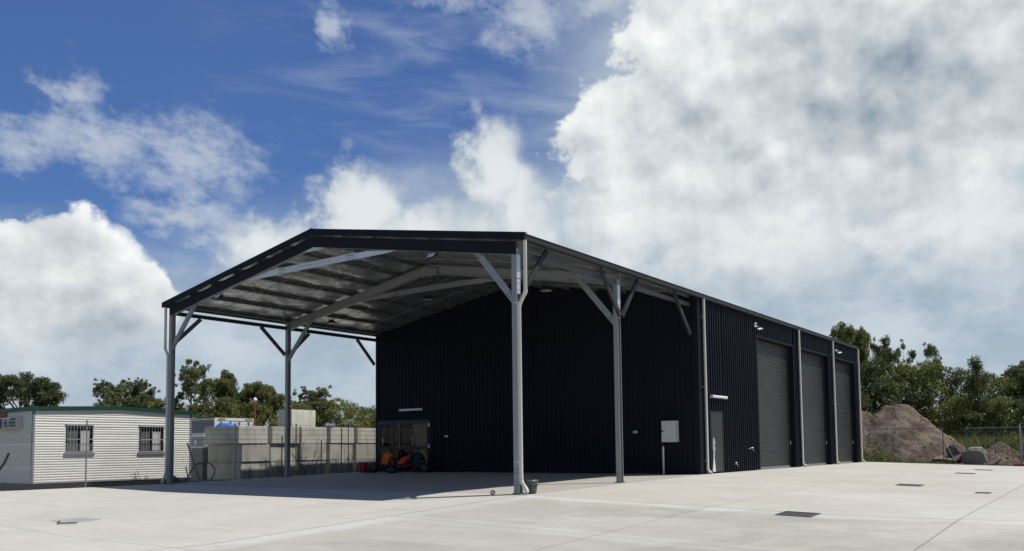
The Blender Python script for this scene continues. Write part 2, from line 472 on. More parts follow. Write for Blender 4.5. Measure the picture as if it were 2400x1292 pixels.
# roof: sheets, foil lining, ridge
for sgn in (1, -1):
    mb = MB(); xa = GX-.05 if sgn > 0 else -W-GX+.05
    n = 60
    for i in range(n):                            # ribbed top sheet
        y0 = -.08 + (30.16)*i/n; y1 = -.08 + 30.16*(i+1)/n; ym = y0+(y1-y0)*.6
        for (ya, za), (yb2, zb) in (((y0, 0), (ym, 0)), ((ym, 0), (ym+.04, .035)), ((ym+.04, .035), (y1-.04, .035)), ((y1-.04, .035), (y1, 0))):
            mb.quad((xa, ya, zr(xa)+za), (xa, yb2, zr(xa)+zb), (XM, yb2, zr(XM)+zb), (XM, ya, zr(XM)+za))
    mb.build('roof_sheet', M['darkgrey'], shed)
    mb = MB(); nxx, nyy = 66, 60
    rr = random.Random(3+sgn)
    ph = [rr.random()*6.3 for _ in range(8)]
    vs = []
    for j in range(nyy+1):
        for i in range(nxx+1):
            u = i/nxx; x = xa + (XM-xa)*u; y = -.06 + (YB+.02)*j/nyy
            dist = abs(x-xa)*1.015
            sag = .050*abs(sin(pi*(dist-.30)/1.2))**1.3*(.75+.35*sin(y*1.9+ph[0])*sin(dist*1.3+ph[1]))
            sag += .010*sin(y*5.1+ph[2]+dist)+.007*sin(dist*9+ph[3]+sin(y*2.3)*2)
            vs.append((x, y, zr(x)-.035-max(0, sag)))
    mb.add(vs, [(j*(nxx+1)+i, j*(nxx+1)+i+1, (j+1)*(nxx+1)+i+1, (j+1)*(nxx+1)+i) for j in range(nyy) for i in range(nxx)], 0, True)
    mb.build('roof_lining', M['foil'], shed)
    # gutter
    mb = MB(); gx = GX if sgn > 0 else -W-GX
    pr = [(0, -.13), (0, 0), (-.012, 0), (-.012, -.118), (-.128, -.118), (-.128, -.02), (-.14, -.02), (-.14, -.13)]
    mb.prof((gx, -.10, 6.0), (gx, 30.12, 6.0), pr, (sgn, 0, 0), (0, 0, 1))
    mb.box(min(gx+.004*sgn, gx), -.10, 5.985, max(gx+.012*sgn, gx), 30.12, 6.008)
    mb.build('gutter', M['darkgrey'], shed)
    # barge boards front and back
    for y0, y1 in ((-.115, -.095), (30.10, 30.12)):
        mb = MB(); xe = GX+.012 if sgn > 0 else -W-GX-.012
        pts = [(xe, zr(xe)-.118), (XM, zr(XM)-.118), (XM, zr(XM)+.055), (xe, zr(xe)+.055)]
        vs = [(x, y0, z) for x, z in pts] + [(x, y1, z) for x, z in pts]
        mb.add(vs, [(0,1,2,3),(7,6,5,4),(0,4,5,1),(1,5,6,2),(2,6,7,3),(3,7,4,0)])
        yy = (y0, y0+.13) if y0 < 0 else (y1-.13, y1)
        mb.add([(xe, yy[0], zr(xe)+.058), (XM, yy[0], zr(XM)+.058), (XM, yy[1], zr(XM)+.058), (xe, yy[1], zr(xe)+.058),
                (xe, yy[0], zr(xe)+.068), (XM, yy[0], zr(XM)+.068), (XM, yy[1], zr(XM)+.068), (xe, yy[1], zr(xe)+.068)],
               [(3,2,1,0),(4,5,6,7),(0,1,5,4),(1,2,6,5),(2,3,7,6),(3,0,4,7)])
        mb.build('barge_board', M['navy_trim'], shed)
mb = MB(); mb.prof((XM, -.1, zr(XM)+.07), (XM, 30.1, zr(XM)+.07), [(-.2, -.05), (0, 0), (.2, -.05), (.2, -.035), (0, .015), (-.2, -.035)], (1, 0, 0), (0, 0, 1))
mb.build('ridge_cap', M['darkgrey'], shed)

# cold formed sections
def cee(d, b, t=.006, lip=.022):
    """C profile, web at side=0, mouth towards +side"""
    return [(0, -d/2), (b, -d/2), (b, -d/2+lip), (b-t, -d/2+lip), (b-t, -d/2+t), (t, -d/2+t), (t, d/2-t), (b-t, d/2-t), (b-t, d/2-lip), (b, d/2-lip), (b, d/2), (0, d/2)]
def dcee(mb, p0, p1, d, b, side, up, mi=0):
    side = V(side)
    mb.prof(V(p0)+side*.0015, V(p1)+side*.0015, cee(d, b), side, up, mi)
    mb.prof(V(p0)-side*.0015, V(p1)-side*.0015, cee(d, b), -side, up, mi)
def bolts(mb, c, ax, du, dv, mi=1, r=.016):
    ax, du, dv, c = V(ax), V(du), V(dv), V(c)
    for a in (-1, 1):
        for bq in (-1, 1):
            q = c + du*a + dv*bq
            mb.tube([q, q+ax*.02], r, 6, mi, False)

rtop = lambda x: zr(x)-.15
rmid = lambda x: rtop(x)-.15
for py in (.075, 4.99):
    for sgn in (1, -1):
        xe = -.10 if sgn > 0 else -W+.10
        mb = MB(); dr = V((XM-xe, 0, rmid(XM)-rmid(xe))).normalized(); up = Vector((0, 1, 0)).cross(dr)*(-1 if sgn > 0 else 1)
        if up.z < 0: up = -up
        dcee(mb, (xe, py, rmid(xe)), (XM+.02*sgn, py, rmid(XM+.02*sgn)), .30, .065, (0, 1, 0), up)
        for fr in (.10, .22, .5, .93):
            q = V((xe, py-.068, rmid(xe))).lerp(V((XM, py-.068, rmid(XM))), fr); bolts(mb, q, (0, -1, 0), dr*.06, up*.08)
        for k in range(26):                        # faint printed marks along the web
            q = V((xe, py-.0045, rmid(xe))).lerp(V((XM, py-.0045, rmid(XM))), .30+.011*k)
            if R.random() < .8: mb.bar(q, q+dr*R.uniform(.02, .05), .001, .02, up, 2)
        mb.build('rafter', [M['galv'], M['bolt'], M['stamp']], shed)
    # apex bracket
    mb = MB(); z = rmid(XM)
    pts = [(-.45, -.07-.12), (.45, -.07-.12), (.45, .02), (0, .10), (-.45, .02)]
    mb.add([(XM+a, py-.076, z+c-.03) for a, c in pts]+[(XM+a, py-.070, z+c-.03) for a, c in pts], [(0,1,2,3,4),(9,8,7,6,5)]+[(i, (i+1) % 5, 5+(i+1) % 5, 5+i) for i in range(5)])
    for a in (-.3, 0, .3): bolts(mb, (XM+a, py-.076, z-.08), (0, -1, 0), (.05, 0, 0), (0, 0, .05))
    mb.box(XM-.42, py-.07, z-.222, XM+.42, py+.07, z-.214)
    mb.build('apex_bracket', [M['galv_bright'] if py < 1 else M['galv'], M['bolt']], shed)  # front bracket in brighter steel: its lit flange put into the colour
    # collar tie with its end plates
    mb = MB(); zc = 6.335
    mb.prof((-9.17, py-.012, zc), (-5.74, py-.012, zc), cee(.17, .06), (0, -1, 0), (0, 0, 1))
    for xa, xb, xt in ((-9.9, -8.7, -10.75), (-6.2, -5.0, -4.17)):
        pts = [(min(xa, xb), -.085), (max(xa, xb), -.085), (max(xa, xb), .085), (min(xa, xb), .085)]
        if xt < xa: pts = [(xt+.35, -.085), (xb, -.085), (xb, .085), (xt+1.15, .085), (xt, -.06)]
        else: pts = [(xa, -.085), (xt-.35, -.085), (xt, -.06), (xt-1.15, .085), (xa, .085)]
        n = len(pts)
        mb.add([(a, py-.010, zc+c) for a, c in pts]+[(a, py-.004, zc+c) for a, c in pts], [tuple(range(n)), tuple(range(n, 2*n))[::-1]]+[(i, (i+1) % n, n+(i+1) % n, n+i) for i in range(n)])
    for xx in (-9.0, -8.85, -6.05, -5.9): bolts(mb, (xx, py-.018, zc), (0, -1, 0), (.03, 0, 0), (0, 0, .045), 1, .014)
    for k in range(30):
        q = V((-8.2+.05*k, py-.0195, zc+.02))
        if R.random() < .8: mb.bar(q, q+V((R.uniform(.015, .035), 0, 0)), .001, .018, (0, 0, 1), 2)
    mb.build('collar_tie', [M['galv_bright'] if py < 1 else M['galv'], M['bolt'], M['stamp']], shed)  # front tie likewise carries its brightness in the steel colour

# dark fascia along the front rafter
for sgn in (1, -1):
    mb = MB(); xe = -.165 if sgn > 0 else -W+.17
    pts = [(xe, rtop(xe)-.31), (XM, rtop(XM)-.31), (XM, rtop(XM)-.004), (xe, rtop(xe)-.004)]
    vs = [(x, -.022, z) for x, z in pts] + [(x, -.006, z) for x, z in pts]
    mb.add(vs, [(0,1,2,3),(7,6,5,4),(0,4,5,1),(1,5,6,2),(2,6,7,3),(3,7,4,0)])
    mb.build('fascia', M['navy_trim'], shed)

# purlins and eave beams
for sgn in (1, -1):
    xe = GX if sgn > 0 else -W-GX
    for dd in (.38, 1.58, 2.78, 3.98, 5.18, 6.38, 7.42):
        x = xe - sgn*dd*.985
        mb = MB(); dr = V((-sgn, 0, TAN)).normalized(); up = V((sgn*TAN, 0, 1)).normalized()
        c = V((x, 0, zr(x)-.095))
        mb.prof(c+V((0, -.085, 0)), c+V((0, YB-.02, 0)), cee(.115, .06, .005, .016), dr, up)
        mb.build('purlin', M['galv_dull'], shed)
    x = -.21 if sgn > 0 else -W+.17
    for y0, y1 in ((.16, 4.91), (5.07, YB-.05)):
        mb = MB(); mb.prof((x, y0, 5.655), (x, y1, 5.655), cee(.13, .06, .005, .018), (-sgn, 0, 0), (0, 0, 1))
        mb.build('eave_beam', M['galv_dull'] if sgn > 0 else M['darkgrey'], shed)
    # bridging rods between the purlins and cross bracing
    for yb in (1.7, 3.35, 6.7, 8.35):
        mb = MB(); xa, xb = xe-sgn*.4, XM+sgn*.15
        mb.tube([(xa, yb, zr(xa)-.165), (xb, yb, zr(xb)-.165)], .011, 5)
        mb.build('bridging_rod', M['galv'], shed)
    for xa, xb in ((xe-sgn*.4, xe-sgn*3.9), (xe-sgn*3.9, XM+sgn*.2)):
        for y0, y1 in ((.2, 4.85), (4.85, .2)):
            mb = MB(); mb.bar((xa, y0, zr(xa)-.158), (xb, y1, zr(xb)-.158), .03, .003)
            mb.build('brace_strap', M['galv_dull'], shed)

# columns with their knee braces
def column(x0, y, outx):
    """x0: centre of the column, outx: +1 towards the outside of the right wall"""
    z0 = gz(x0, y)
    mb = MB()
    xz = rtop(x0)-.02
    dcee(mb, (x0, y, z0+.01), (x0, y, rmid(x0)+.12), .16, .072, (1, 0, 0), (0, 1, 0))
    mb.box(x0-.11, y-.11, z0, x0+.11, y+.11, z0+.012)
    for a in (-1, 1): bolts(mb, (x0, y, z0+.012), (0, 0, 1), (.09, 0, 0), (0, .09, 0))
    for zz in (.25, .55): bolts(mb, (x0, y-.08, z0+zz), (0, -1, 0), (.035, 0, 0), (0, 0, .04), 1, .010)
    c = mb.build('column', [M['galv'], M['bolt']], shed)
    # bright splice plate to the outside, high up
    mb = MB(); xo = x0+outx*.074
    mb.box(min(xo, xo+outx*.006), y-.075, 5.00, max(xo, xo+outx*.006), y+.075, 5.72)
    mb.box(min(xo, xo+outx*.004), y-.07, 4.62, max(xo, xo+outx*.004), y+.07, 4.98)
    bolts(mb, (xo, y, 4.8), (outx, 0, 0), (0, .04, 0), (0, 0, .08), 1, .010)
    mb.build('splice_plate', [M['galv_bright'], M['bolt']], c)
    return c
def knee(p0, p1, side, d, b, mats):
    mb = MB(); p0, p1 = V(p0), V(p1); dr = (p1-p0).normalized(); side = V(side); up = side.cross(dr).normalized()
    mb.prof(p0, p1, cee(d, b), side, up)
    for fr in (.09, .14, .88, .93):
        q = p0.lerp(p1, fr)+side*(-.001); bolts(mb, q, -side, dr*.02, up*d*.28, 1, .011)
    L = (p1-p0).length
    for k in range(int(L*.5/.05)):
        q = p0 + dr*(L*.25+.05*k) + side*(-.0012)
        if R.random() < .75: mb.bar(q, q+dr*R.uniform(.012, .03), .001, .02, up, 2)
    return mb.build('knee_brace', mats, shed)
gal3 = [M['galv'], M['bolt'], M['stamp']]
drk3 = [M['darkgrey'], M['bolt'], M['stamp']]
XR, XL = -.24, -W+.20
for y in (.075, 4.99):
    column(XR, y, 1); column(XL, y, -1)
    yy = y-.082
    knee((XR-.02, yy+.02, 4.46), (-1.43, yy+.02, rmid(-1.43)-.10), (0, 1, 0), .17, .06, gal3)
    knee((XL+.02, yy+.02, 4.40), (-W+1.62, yy+.02, rmid(-W+1.62)-.10), (0, 1, 0), .17, .06, gal3)
# braces along the eaves
xo = -.06
for (y0, z0), (y1, z1) in (((.22, 4.78), (1.20, 5.86)), ((4.90, 4.66), (3.80, 5.86)), ((5.02, 4.66), (6.00, 5.86)), ((9.62, 4.62), (8.46, 5.86))):
    knee((xo, y0, z0), (xo, y1, z1), (-1, 0, 0), .13, .06, drk3)
xo = -W+.10
for (y0, z0), (y1, z1) in (((.18, 4.62), (1.22, 5.60)), ((4.90, 4.62), (3.76, 5.60)), ((5.08, 4.62), (6.10, 5.60)), ((9.70, 4.58), (8.66, 5.60))):
    knee((xo, y0, z0), (xo, y1, z1), (1, 0, 0), .13, .06, [M['galv_dull'], M['bolt'], M['stamp']])  # galvanised braces in a duller copy, their shade put into the colour

# roller doors
for a, b in D1:
    mb = MB(); xd = -.22; n = int(DH/.098)
    prz = []
    for i in range(n+1):                           # curtain of rounded slats
        z = .05 + i*(DH-.05)/n
        for f, o in ((0, 0), (.10, .012), (.30, .024), (.55, .024), (.86, .012)):
            zz = z+f*(DH-.05)/n
            if zz <= DH+.1: prz.append((zz, o))
    vs = []
    for z, o in prz: vs += [(xd+o, a+.05, z), (xd+o, b-.05, z)]
    mb.add(vs, [(2*i, 2*i+1, 2*i+3, 2*i+2) for i in range(len(prz)-1)], 0)
    door = mb.build('roller_door', M['charcoal'], shed)
    mb = MB(); mb.box(xd-.03, a+.05, .012, xd+.03, b-.05, .085); mb.build('bottom_rail', M['greytrim'], door)
    for y0, y1 in ((a+.001, a+.09), (b-.09, b-.001)):
        mb = MB(); mb.box(xd-.06, y0, .014, xd+.055, y1, DH-.002); mb.build('guide_rail', M['darkgrey'], door)
    mb = MB(); mb.box(xd+.056, b-.11, .95, xd+.075, b-.07, 1.12); mb.tube([(xd+.075, b-.09, 1.03), (xd+.13, b-.09, 1.03)], .012, 6)
    mb.build('latch', M['galv_bright'], door)
# side door
mb = MB(); mb.box(.004, 10.885, .05, .028, 11.855, 2.07); dr_ = mb.build('door', M['charcoal'], shed)
mb = MB(); mb.box(-.05, 10.835, .02, .040, 10.88, 2.12); mb.box(-.05, 11.86, .02, .040, 11.905, 2.12); mb.box(-.05, 10.88, 2.075, .040, 11.86, 2.12)
mb.build('door_frame', M['darkgrey'], dr_)
mb = MB(); mb.tube([(.03, 10.96, 1.03), (.075, 10.96, 1.03), (.078, 11.08, 1.03)], .011, 6); mb.box(.028, 10.93, .97, .034, 10.99, 1.09)
mb.build('handle', M['galv_bright'], dr_)
# glazed double doors in the end wall
gd = None
for x0, x1 in ((-14.76, -13.58), (-13.52, -11.90)):
    mb = MB(); y = YB-.03
    for q in ((x0, .03, x0+.07, 2.08), (x1-.07, .03, x1, 2.08), (x0+.07, .03, x1-.07, .12), (x0+.07, 2.0, x1-.07, 2.08), (x0+.07, .94, x1-.07, 1.04)):
        mb.box(q[0], y-.03, q[1], q[2], y+.03, q[3])
    gd = mb.build('glazed_door', M['black'], shed)
    mb = MB(); mb.box(x0+.07, y-.006, 1.04, x1-.07, y+.006, 2.0); mb.box(x0+.07, y-.006, .12, x1-.07, y+.006, .94); mb.build('pane', M['glass'], gd)
    xh = x0+.30 if x0 < -14 else -12.74
    if x0 < -14: xh = -14.45
    mb = MB(); mb.tube([(xh-.12, y-.03, 1.42), (xh, y-.09, 1.42), (xh, y-.09, 1.13), (xh-.12, y-.03, 1.13)], .016, 6); mb.build('handle', M['galv_bright'], gd)
for zz in (1.93, 1.05, .15):
    mb = MB(); mb.box(-11.88, YB-.065, zz-.08, -11.85, YB-.03, zz+.08); mb.box(-11.91, YB-.068, zz-.075, -11.886, YB-.06, zz+.075); mb.build('hinge', M['galv_bright'], gd)
mb = MB(); mb.box(-13.575, YB-.062, .92, -13.525, YB-.04, 2.07); mb.build('grey_strip', M['galv_dull'], gd)  # grey upright strip between the two leaves
mb = MB(); mb.box(-14.81, YB-.05, 2.085, -11.83, YB+.02, 2.16); mb.box(-14.83, YB-.05, .02, -14.765, YB+.02, 2.085); mb.box(-11.86, YB-.028, .02, -11.80, YB+.02, 2.085)
mb.build('door_frame', M['black'], shed)

# downpipes
def pipe_clip(mb, x, y, z): mb.box(min(x, x-.11), y-.06, z-.012, x+.0, y-.035, z+.012, 1)
def downpipe(pts, clips, r=.046):
    mb = MB(); mb.tube(pts, r, 14)
    for i in range(1, len(pts)-1): 
        p = V(pts[i]); mb.tube([p+(V(pts[i-1])-p).normalized()*.05, p, p+(V(pts[i+1])-p).normalized()*.05], r+.006, 14)
    for c in clips: pipe_clip(mb, *c)
    return mb.build('downpipe', [M['pvc'], M['galv_bright']], shed)
for y in (10.33, 20.33, 25.42, 30.0):
    x = .105
    downpipe([(x, y, 5.87), (x, y, .16), (x+.06, y-.005, .07), (x+.15, y-.01, .03)], [(x-.03, y, 5.25), (x-.03, y, 2.9), (x-.03, y, .45)])
zc = gz(0, 0)
downpipe([(.10, -.02, 5.87), (.10, -.02, 4.62), (-.085, -.02, 4.33), (-.085, -.02, .42+zc), (-.075, -.02, .30+zc), (.085, -.05, .11+zc), (.10, -.055, .045+zc)], [(-.11, .03, 4.4), (-.11, .03, .6)])
downpipe([(-W-.09, .0, 5.87), (-W-.09, .0, 4.45), (-W+.08, .0, 4.20), (-W+.08, .0, .42+zc), (-W+.07, -.02, .30+zc), (-W-.05, -.05, .12+zc), (-W-.07, -.05, .05+zc)], [])

# ---------------------------------------------------------------- fittings on the shed
def floodlight(loc, label, tilt, rz):
    t = thing('floodlight', label, 'floodlight', loc, 0, 'square floodlights on the shed front and side')
    rot = Matrix.Rotation(rz, 4, 'Z') @ Matrix.Rotation(tilt, 4, 'X')
    T = Matrix.Translation(loc) @ rot
    mb = MB(); b = MB(); b.bbox(-.13, -.03, -.20, .13, .03, -.02, .012); mb.add([T @ V(p) for p in b.v], b.f)
    for k in range(6): 
        b = MB(); b.box(-.11+.04*k, .03, -.18, -.10+.04*k, .055, -.04); mb.add([T @ V(p) for p in b.v], b.f)
    mb.build('housing', M['black'], t)
    mb = MB(); b = MB(); b.box(-.11, -.036, -.185, .11, -.031, -.035); mb.add([T @ V(p) for p in b.v], b.f); mb.build('lens', M['lens'], t)
    mb = MB(); L = V(loc)
    mb.bar(L+V((-.15, 0, .03)), L+V((.15, 0, .03)), .03, .006)
    for a in (-.15, .15): mb.bar(L+V((a, 0, .03)), L+V((a, 0, -.10)), .006, .03, (0, 1, 0))
    mb.build('bracket', M['black'], t)
floodlight((-2.82, .02, 5.98), 'square floodlight bolted under the right slope of the front fascia', radians(-42), 0)
floodlight((-11.97, .02, 5.96), 'square floodlight bolted under the left slope of the front fascia', radians(-42), 0)
def bullet(loc, label, dome):
    t = thing('wall_floodlight', label, 'security light', loc, 0, 'small security lights above the roller doors')
    x, y, z = loc
    mb = MB(); mb.box(x, y-.05, z-.05, x+.03, y+.05, z+.05); mb.tube([(x+.03, y, z), (x+.13, y+.02, z-.05)], .02, 8); mb.build('bracket', M['white'], t)
    mb = MB(); c = V((x+.17, y+.10, z-.12)); d = V((.35, .75, .18)).normalized()
    mb.bar(c-d*.10, c+d*.11, .10, .03, (.4, -.1, .9)); mb.build('head', M['white'], t)
    if dome:
        mb = MB(); mb.lathe((x+.09, y-.14, z+.06), [(.0, -.045), (.036, -.033), (.05, 0), (.036, .033), (0, .045)], 12); mb.build('sensor', M['white'], t)
bullet((.03, 15.25, 5.50), 'white security light with round sensor above the first roller door', True)
bullet((.03, 26.1, 5.50), 'white security light without sensor above the third roller door', False)
def highbay(x, y, ztop, z, label):
    t = thing('bay_lamp', label, 'lamp', (x, y, z), 0, 'round bay lamps on the middle portal')
    mb = MB(); mb.lathe((x, y, z), [(0, .10), (.07, .10), (.09, .06), (.17, .02), (.19, -.01), (.19, -.03), (.17, -.03)], 20); mb.build('housing', M['black'], t)
    mb = MB(); mb.lathe((x, y, z), [(.17, -.032), (.0, -.034)], 20, sm=False); mb.build('lens', M['lens'] if x < -12 else M['lens_shaded'], t)
    mb = MB()
    for a in (-.13, .13): mb.bar((x+a, y, z+.02), (x+a, y, z+.24), .004, .03, (0, 1, 0))
    mb.bar((x-.13, y, z+.24), (x+.13, y, z+.24), .03, .004); mb.tube([(x, y, z+.24), (x, y, ztop)], .012, 6); mb.tube([(x+.03, y, z+.1), (x+.06, y-.03, z+.2), (x+.02, y, ztop)], .009, 6)
    mb.build('hanger', M['black'], t)
highbay(-7.44, 4.95, 6.26, 5.99, 'round black bay lamp hanging from the collar tie of the middle portal')
highbay(-2.64, 4.95, 5.98, 5.72, 'round black bay lamp hanging under the right half of the middle rafter')
highbay(-12.21, 4.95, 5.98, 5.64, 'round black bay lamp with pale lens under the left half of the middle rafter')
def batten(a, b, out, label):
    a, b, out = V(a), V(b), V(out)
    t = thing('batten_light', label, 'wall light', (a+b)/2, 0, 'white batten lights over the small doors')
    mb = MB(); mb.bar(a+out*.025, b+out*.025, .05, .09); mb.build('base', M['white'], t)
    mb = MB(); d = (b-a).normalized()
    mb.prof(a+out*.05, b+out*.05, [(0, -.05), (.05, -.042), (.068, 0), (.05, .042), (0, .05)], out, (0, 0, 1)); mb.build('diffuser', M['lens'], t)
    for q in (a-d*.012, b+d*.0):
        mb = MB(); mb.prof(q+out*.002, q+d*.012+out*.002, [(0, -.056), (.095, -.05), (.118, 0), (.095, .05), (0, .056)], out, (0, 0, 1)); mb.build('end_cap', M['white'], t)
batten((.034, 10.86, 2.61), (.034, 12.10, 2.61), (1, 0, 0), 'sunlit white batten light on the long wall above the side door')
batten((-13.47, YB-.034, 2.585), (-12.25, YB-.034, 2.585), (0, -1, 0), 'shaded white batten light on the end wall above the glass doors')
# meter box
t = thing('meter_box', 'light grey electrical box with black latch on the dark end wall', 'electrical box', (-.93, 9.9, 1.05))
mb = MB(); mb.bbox(-1.235, 9.68, 1.075, -.72, 9.945, 1.79, .014); mb.build('cabinet', M['boxgrey'], t)
mb = MB(); mb.bbox(-1.225, 9.662, 1.085, -.73, 9.679, 1.78, .006); lid = mb.build('door', M['boxgrey'], t)
mb = MB(); mb.lathe((-1.19, 9.662, 1.44), [(0, -.03), (.028, -.03), (.03, 0)], 10, axis='y'); mb.build('latch', M['black'], lid)
mb = MB(); mb.add([(-1.03, 9.6605, 1.16), (-.95, 9.6605, 1.16), (-.99, 9.6605, 1.235)], [(0, 1, 2)]); mb.build('warning_sticker', M['yellow'], lid)
t = thing('conduit', 'short pale conduit rising from the slab below the electrical box', 'conduit', (-1.29, 9.9, 0))
mb = MB(); mb.tube([(-1.29, 9.9, gz(-1.29, 9.9)), (-1.29, 9.9, .93)], .033, 10); mb.build('pipe', M['white'], t)
mb = MB(); mb.tube([(-1.29, 9.9, .93), (-1.31, 9.88, 1.02), (-1.27, 9.86, 1.08)], .026, 8); mb.tube([(-1.31, 9.88, 1.0), (-1.36, 9.86, .8), (-1.33, 9.86, .55)], .012, 6); mb.build('cable', M['black'], t)
for x, lb in ((-10.93, 'small white power outlet on the end wall near the glass doors'), (-2.35, 'small white power outlet on the end wall near the electrical box')):
    t = thing('power_outlet', lb, 'power outlet', (x, 9.9, 1.4), 0, 'white outlets on the end wall')
    mb = MB(); mb.bbox(x-.075, 9.90, 1.40, x+.075, 9.945, 1.485, .012); mb.build('back_box', M['white'], t)
    mb = MB(); mb.bbox(x+.005, 9.885, 1.41, x+.06, 9.90, 1.47, .004); mb.bbox(x-.06, 9.885, 1.41, x-.005, 9.90, 1.47, .004); mb.build('socket', M['boxgrey'], t)
for y, z, lb in ((14.44, .80, 'brass hose tap at waist height beside the first roller door'), (12.86, .27, 'low brass hose tap on the wall between door and roller door')):
    t = thing('hose_tap', lb, 'tap', (.05, y, z), 0, 'taps on the long wall')
    mb = MB(); mb.tube([(.03, y, z), (.12, y, z), (.15, y+.02, z-.05), (.15, y+.02, z-.09)], .014, 7); mb.build('spout', M['galv'], t)
    mb = MB(); mb.tube([(.10, y, z), (.10, y, z+.05)], .008, 6); mb.tube([(.07, y-.03, z+.052), (.13, y+.03, z+.052)], .011, 6)
    if z > .5: mb.tube([(.05, y, z), (.05, y-.22, z+.03)], .010, 6)
    mb.build('valve', M['galv_bright'], t)
# torn protective film on the side door
t = thing('plastic_film', 'torn white plastic film hanging from the side door handle', 'plastic film', (.05, 10.95, 1.0))
mb = MB(); rr = random.Random(5)
rows = [(1.26, .005, .015), (1.14, .03, .04), (1.06, .05, .065), (.98, .035, .03), (.86, .05, .06), (.76, .045, .045), (.62, .035, .02), (.40, .06, .012), (.20, .10, .012), (.07, .14, .012)]
vs = []; nc = 7
for z, wd, dp in rows:
    for k in range(nc):
        a = (k/(nc-1)-.5)*2
        vs.append((.045+dp*(1-a*a)+rr.uniform(0, .02), 10.955+a*wd+.07*(1.0-z)*.6+rr.uniform(-.006, .006), z+rr.uniform(-.012, .012)))
mb.add(vs, [(j*nc+i, j*nc+i+1, (j+1)*nc+i+1, (j+1)*nc+i) for j in range(len(rows)-1) for i in range(nc-1)], 0, True)
mb.build('film', M['clear_film'], t)

# ---------------------------------------------------------------- small things on the slab
def grate(x, y, lx, ly, label, bars_along='y', n=11, pale=False):
    z = gz(x, y)
    t = thing('drain_grate', label, 'drain grate', (x, y, z), 0, 'steel drain grates in the slab')
    zf = lambda a, b: gz(a, b)
    mb = MB()
    q = [(x-lx/2, y-ly/2), (x+lx/2, y-ly/2), (x+lx/2, y+ly/2), (x-lx/2, y+ly/2)]
    mb.add([(a, b, zf(a, b)+.004) for a, b in q], [(0, 1, 2, 3)]); mb.build('pit', M['black'], t)  # flat black sheet: darkness below the grille painted at slab level
    mb = MB()
    for i in range(4):
        a, b = q[i], q[(i+1) % 4]; mb.bar((a[0], a[1], zf(*a)+.008), (b[0], b[1], zf(*b)+(.006 if pale else .008)), .022, .003 if pale else .010)
    mb.build('frame', M['boxgrey'] if pale else M['galv_dull'], t)
    mb = MB()
    for i in range(n):
        f = (i+.5)/n
        if bars_along == 'y': a, b = (x-lx/2+lx*f, y-ly/2), (x-lx/2+lx*f, y+ly/2)
        else: a, b = (x-lx/2, y-ly/2+ly*f), (x+lx/2, y-ly/2+ly*f)
        mb.bar((a[0], a[1], zf(*a)+.009), (b[0], b[1], zf(*b)+(.0062 if pale else .009)), .044 if pale else .022, .002 if pale else .012)
    mb.build('grille', M['boxgrey'] if pale else M['darkpost'], t)
grate(6.44, -.26, .64, .62, 'dark square drain grate on the joint right of the corner column', 'y', 6)
grate(-5.50, -7.70, .68, .66, 'pale barred drain grate in the left foreground slab', 'x', 11, True)
grate(6.52, 9.12, .62, .62, 'drain grate in the side yard level with the small side door', 'y', 8)
grate(6.42, 19.2, .62, .62, 'drain grate in the side yard level with the roller doors', 'y', 8)
grate(6.42, 23.9, .62, .62, 'farthest drain grate in the side yard near the far fence', 'y', 8)
grate(8.6, 6.75, .30, .30, 'small drain grate right of the others in the side yard', 'y', 5)
mb = MB(); mb.bar((-5.12, -8.24, gz(-5.1, -8.2)+.022), (-4.90, -7.98, gz(-4.9, -8.)+.022), .03, .022); mb.bar((-5.12, -8.24, gz(-5.1, -8.2)+.03), (-5.17, -8.18, gz(-5.1, -8.2)+.06), .03, .02)
tag(mb.build('timber_offcut', M['twig'], org=base_org(mb)), 'short timber offcut lying beside the left foreground grate', 'timber offcut')
# small wheel
t = thing('cable_reel', 'small black and white reel standing near the corner column', 'reel', (-.71, -.31, gz(-.71, -.31)))
z = gz(-.71, -.31)+.062
mb = MB()
ax = V((.55, -.83, 0)).normalized(); sd = V((0, 0, 1)).cross(ax)
def ring(c, r0, r1, w, mi, mb, n=20):
    vs = []
    for k in range(n):
        a = 2*pi*k/n; d = sd*cos(a)+V((0, 0, 1))*sin(a)
        vs += [c+d*r0-ax*w/2*-1, c+d*r1+ax*w/2, c+d*r1-ax*w/2, c+d*r0-ax*w/2]
    mb.add(vs, [(4*k+i, 4*((k+1) % n)+i, 4*((k+1) % n)+(i+1) % 4, 4*k+(i+1) % 4) for k in range(n) for i in range(4)], mi)
c = V((-.71, -.31, z))
ring(c, .042, .060, .05, 0, mb); mb.build('rim', M['black'], t)
mb = MB()
for k in range(3):
    a = pi*k/3+.5; d = sd*cos(a)+V((0, 0, 1))*sin(a); mb.bar(c-d*.044, c+d*.044, .02, .012, ax)
mb.build('hub', M['white'], t)
# lined bin behind the corner column
t = thing('rubbish_bin', 'grey rubbish bin with a crumpled liner beside the corner column', 'bin', (-.03, .34, gz(-.03, .34)))
z = gz(-.03, .34)
mb = MB(); mb.lathe((-.03, .34, z), [(0, .004), (.10, .004), (.105, .02), (.135, .31), (.12, .31)], 20); mb.build('bucket', M['binbag'], t)
mb = MB(); rr = random.Random(2); n = 22; prf = [(.12, .30), (.138, .325), (.150, .31), (.147, .26), (.142, .20)]
vs = [(-.03+(r+rr.uniform(-.008, .01))*cos(2*pi*k/n), .34+(r+rr.uniform(-.008, .01))*sin(2*pi*k/n), z+h+rr.uniform(-.018, .018)) for r, h in prf for k in range(n)]
mb.add(vs, [(i*n+k, i*n+(k+1) % n, (i+1)*n+(k+1) % n, (i+1)*n+k) for i in range(len(prf)-1) for k in range(n)], 0, True)
mb.build('liner', M['binbag'], t)

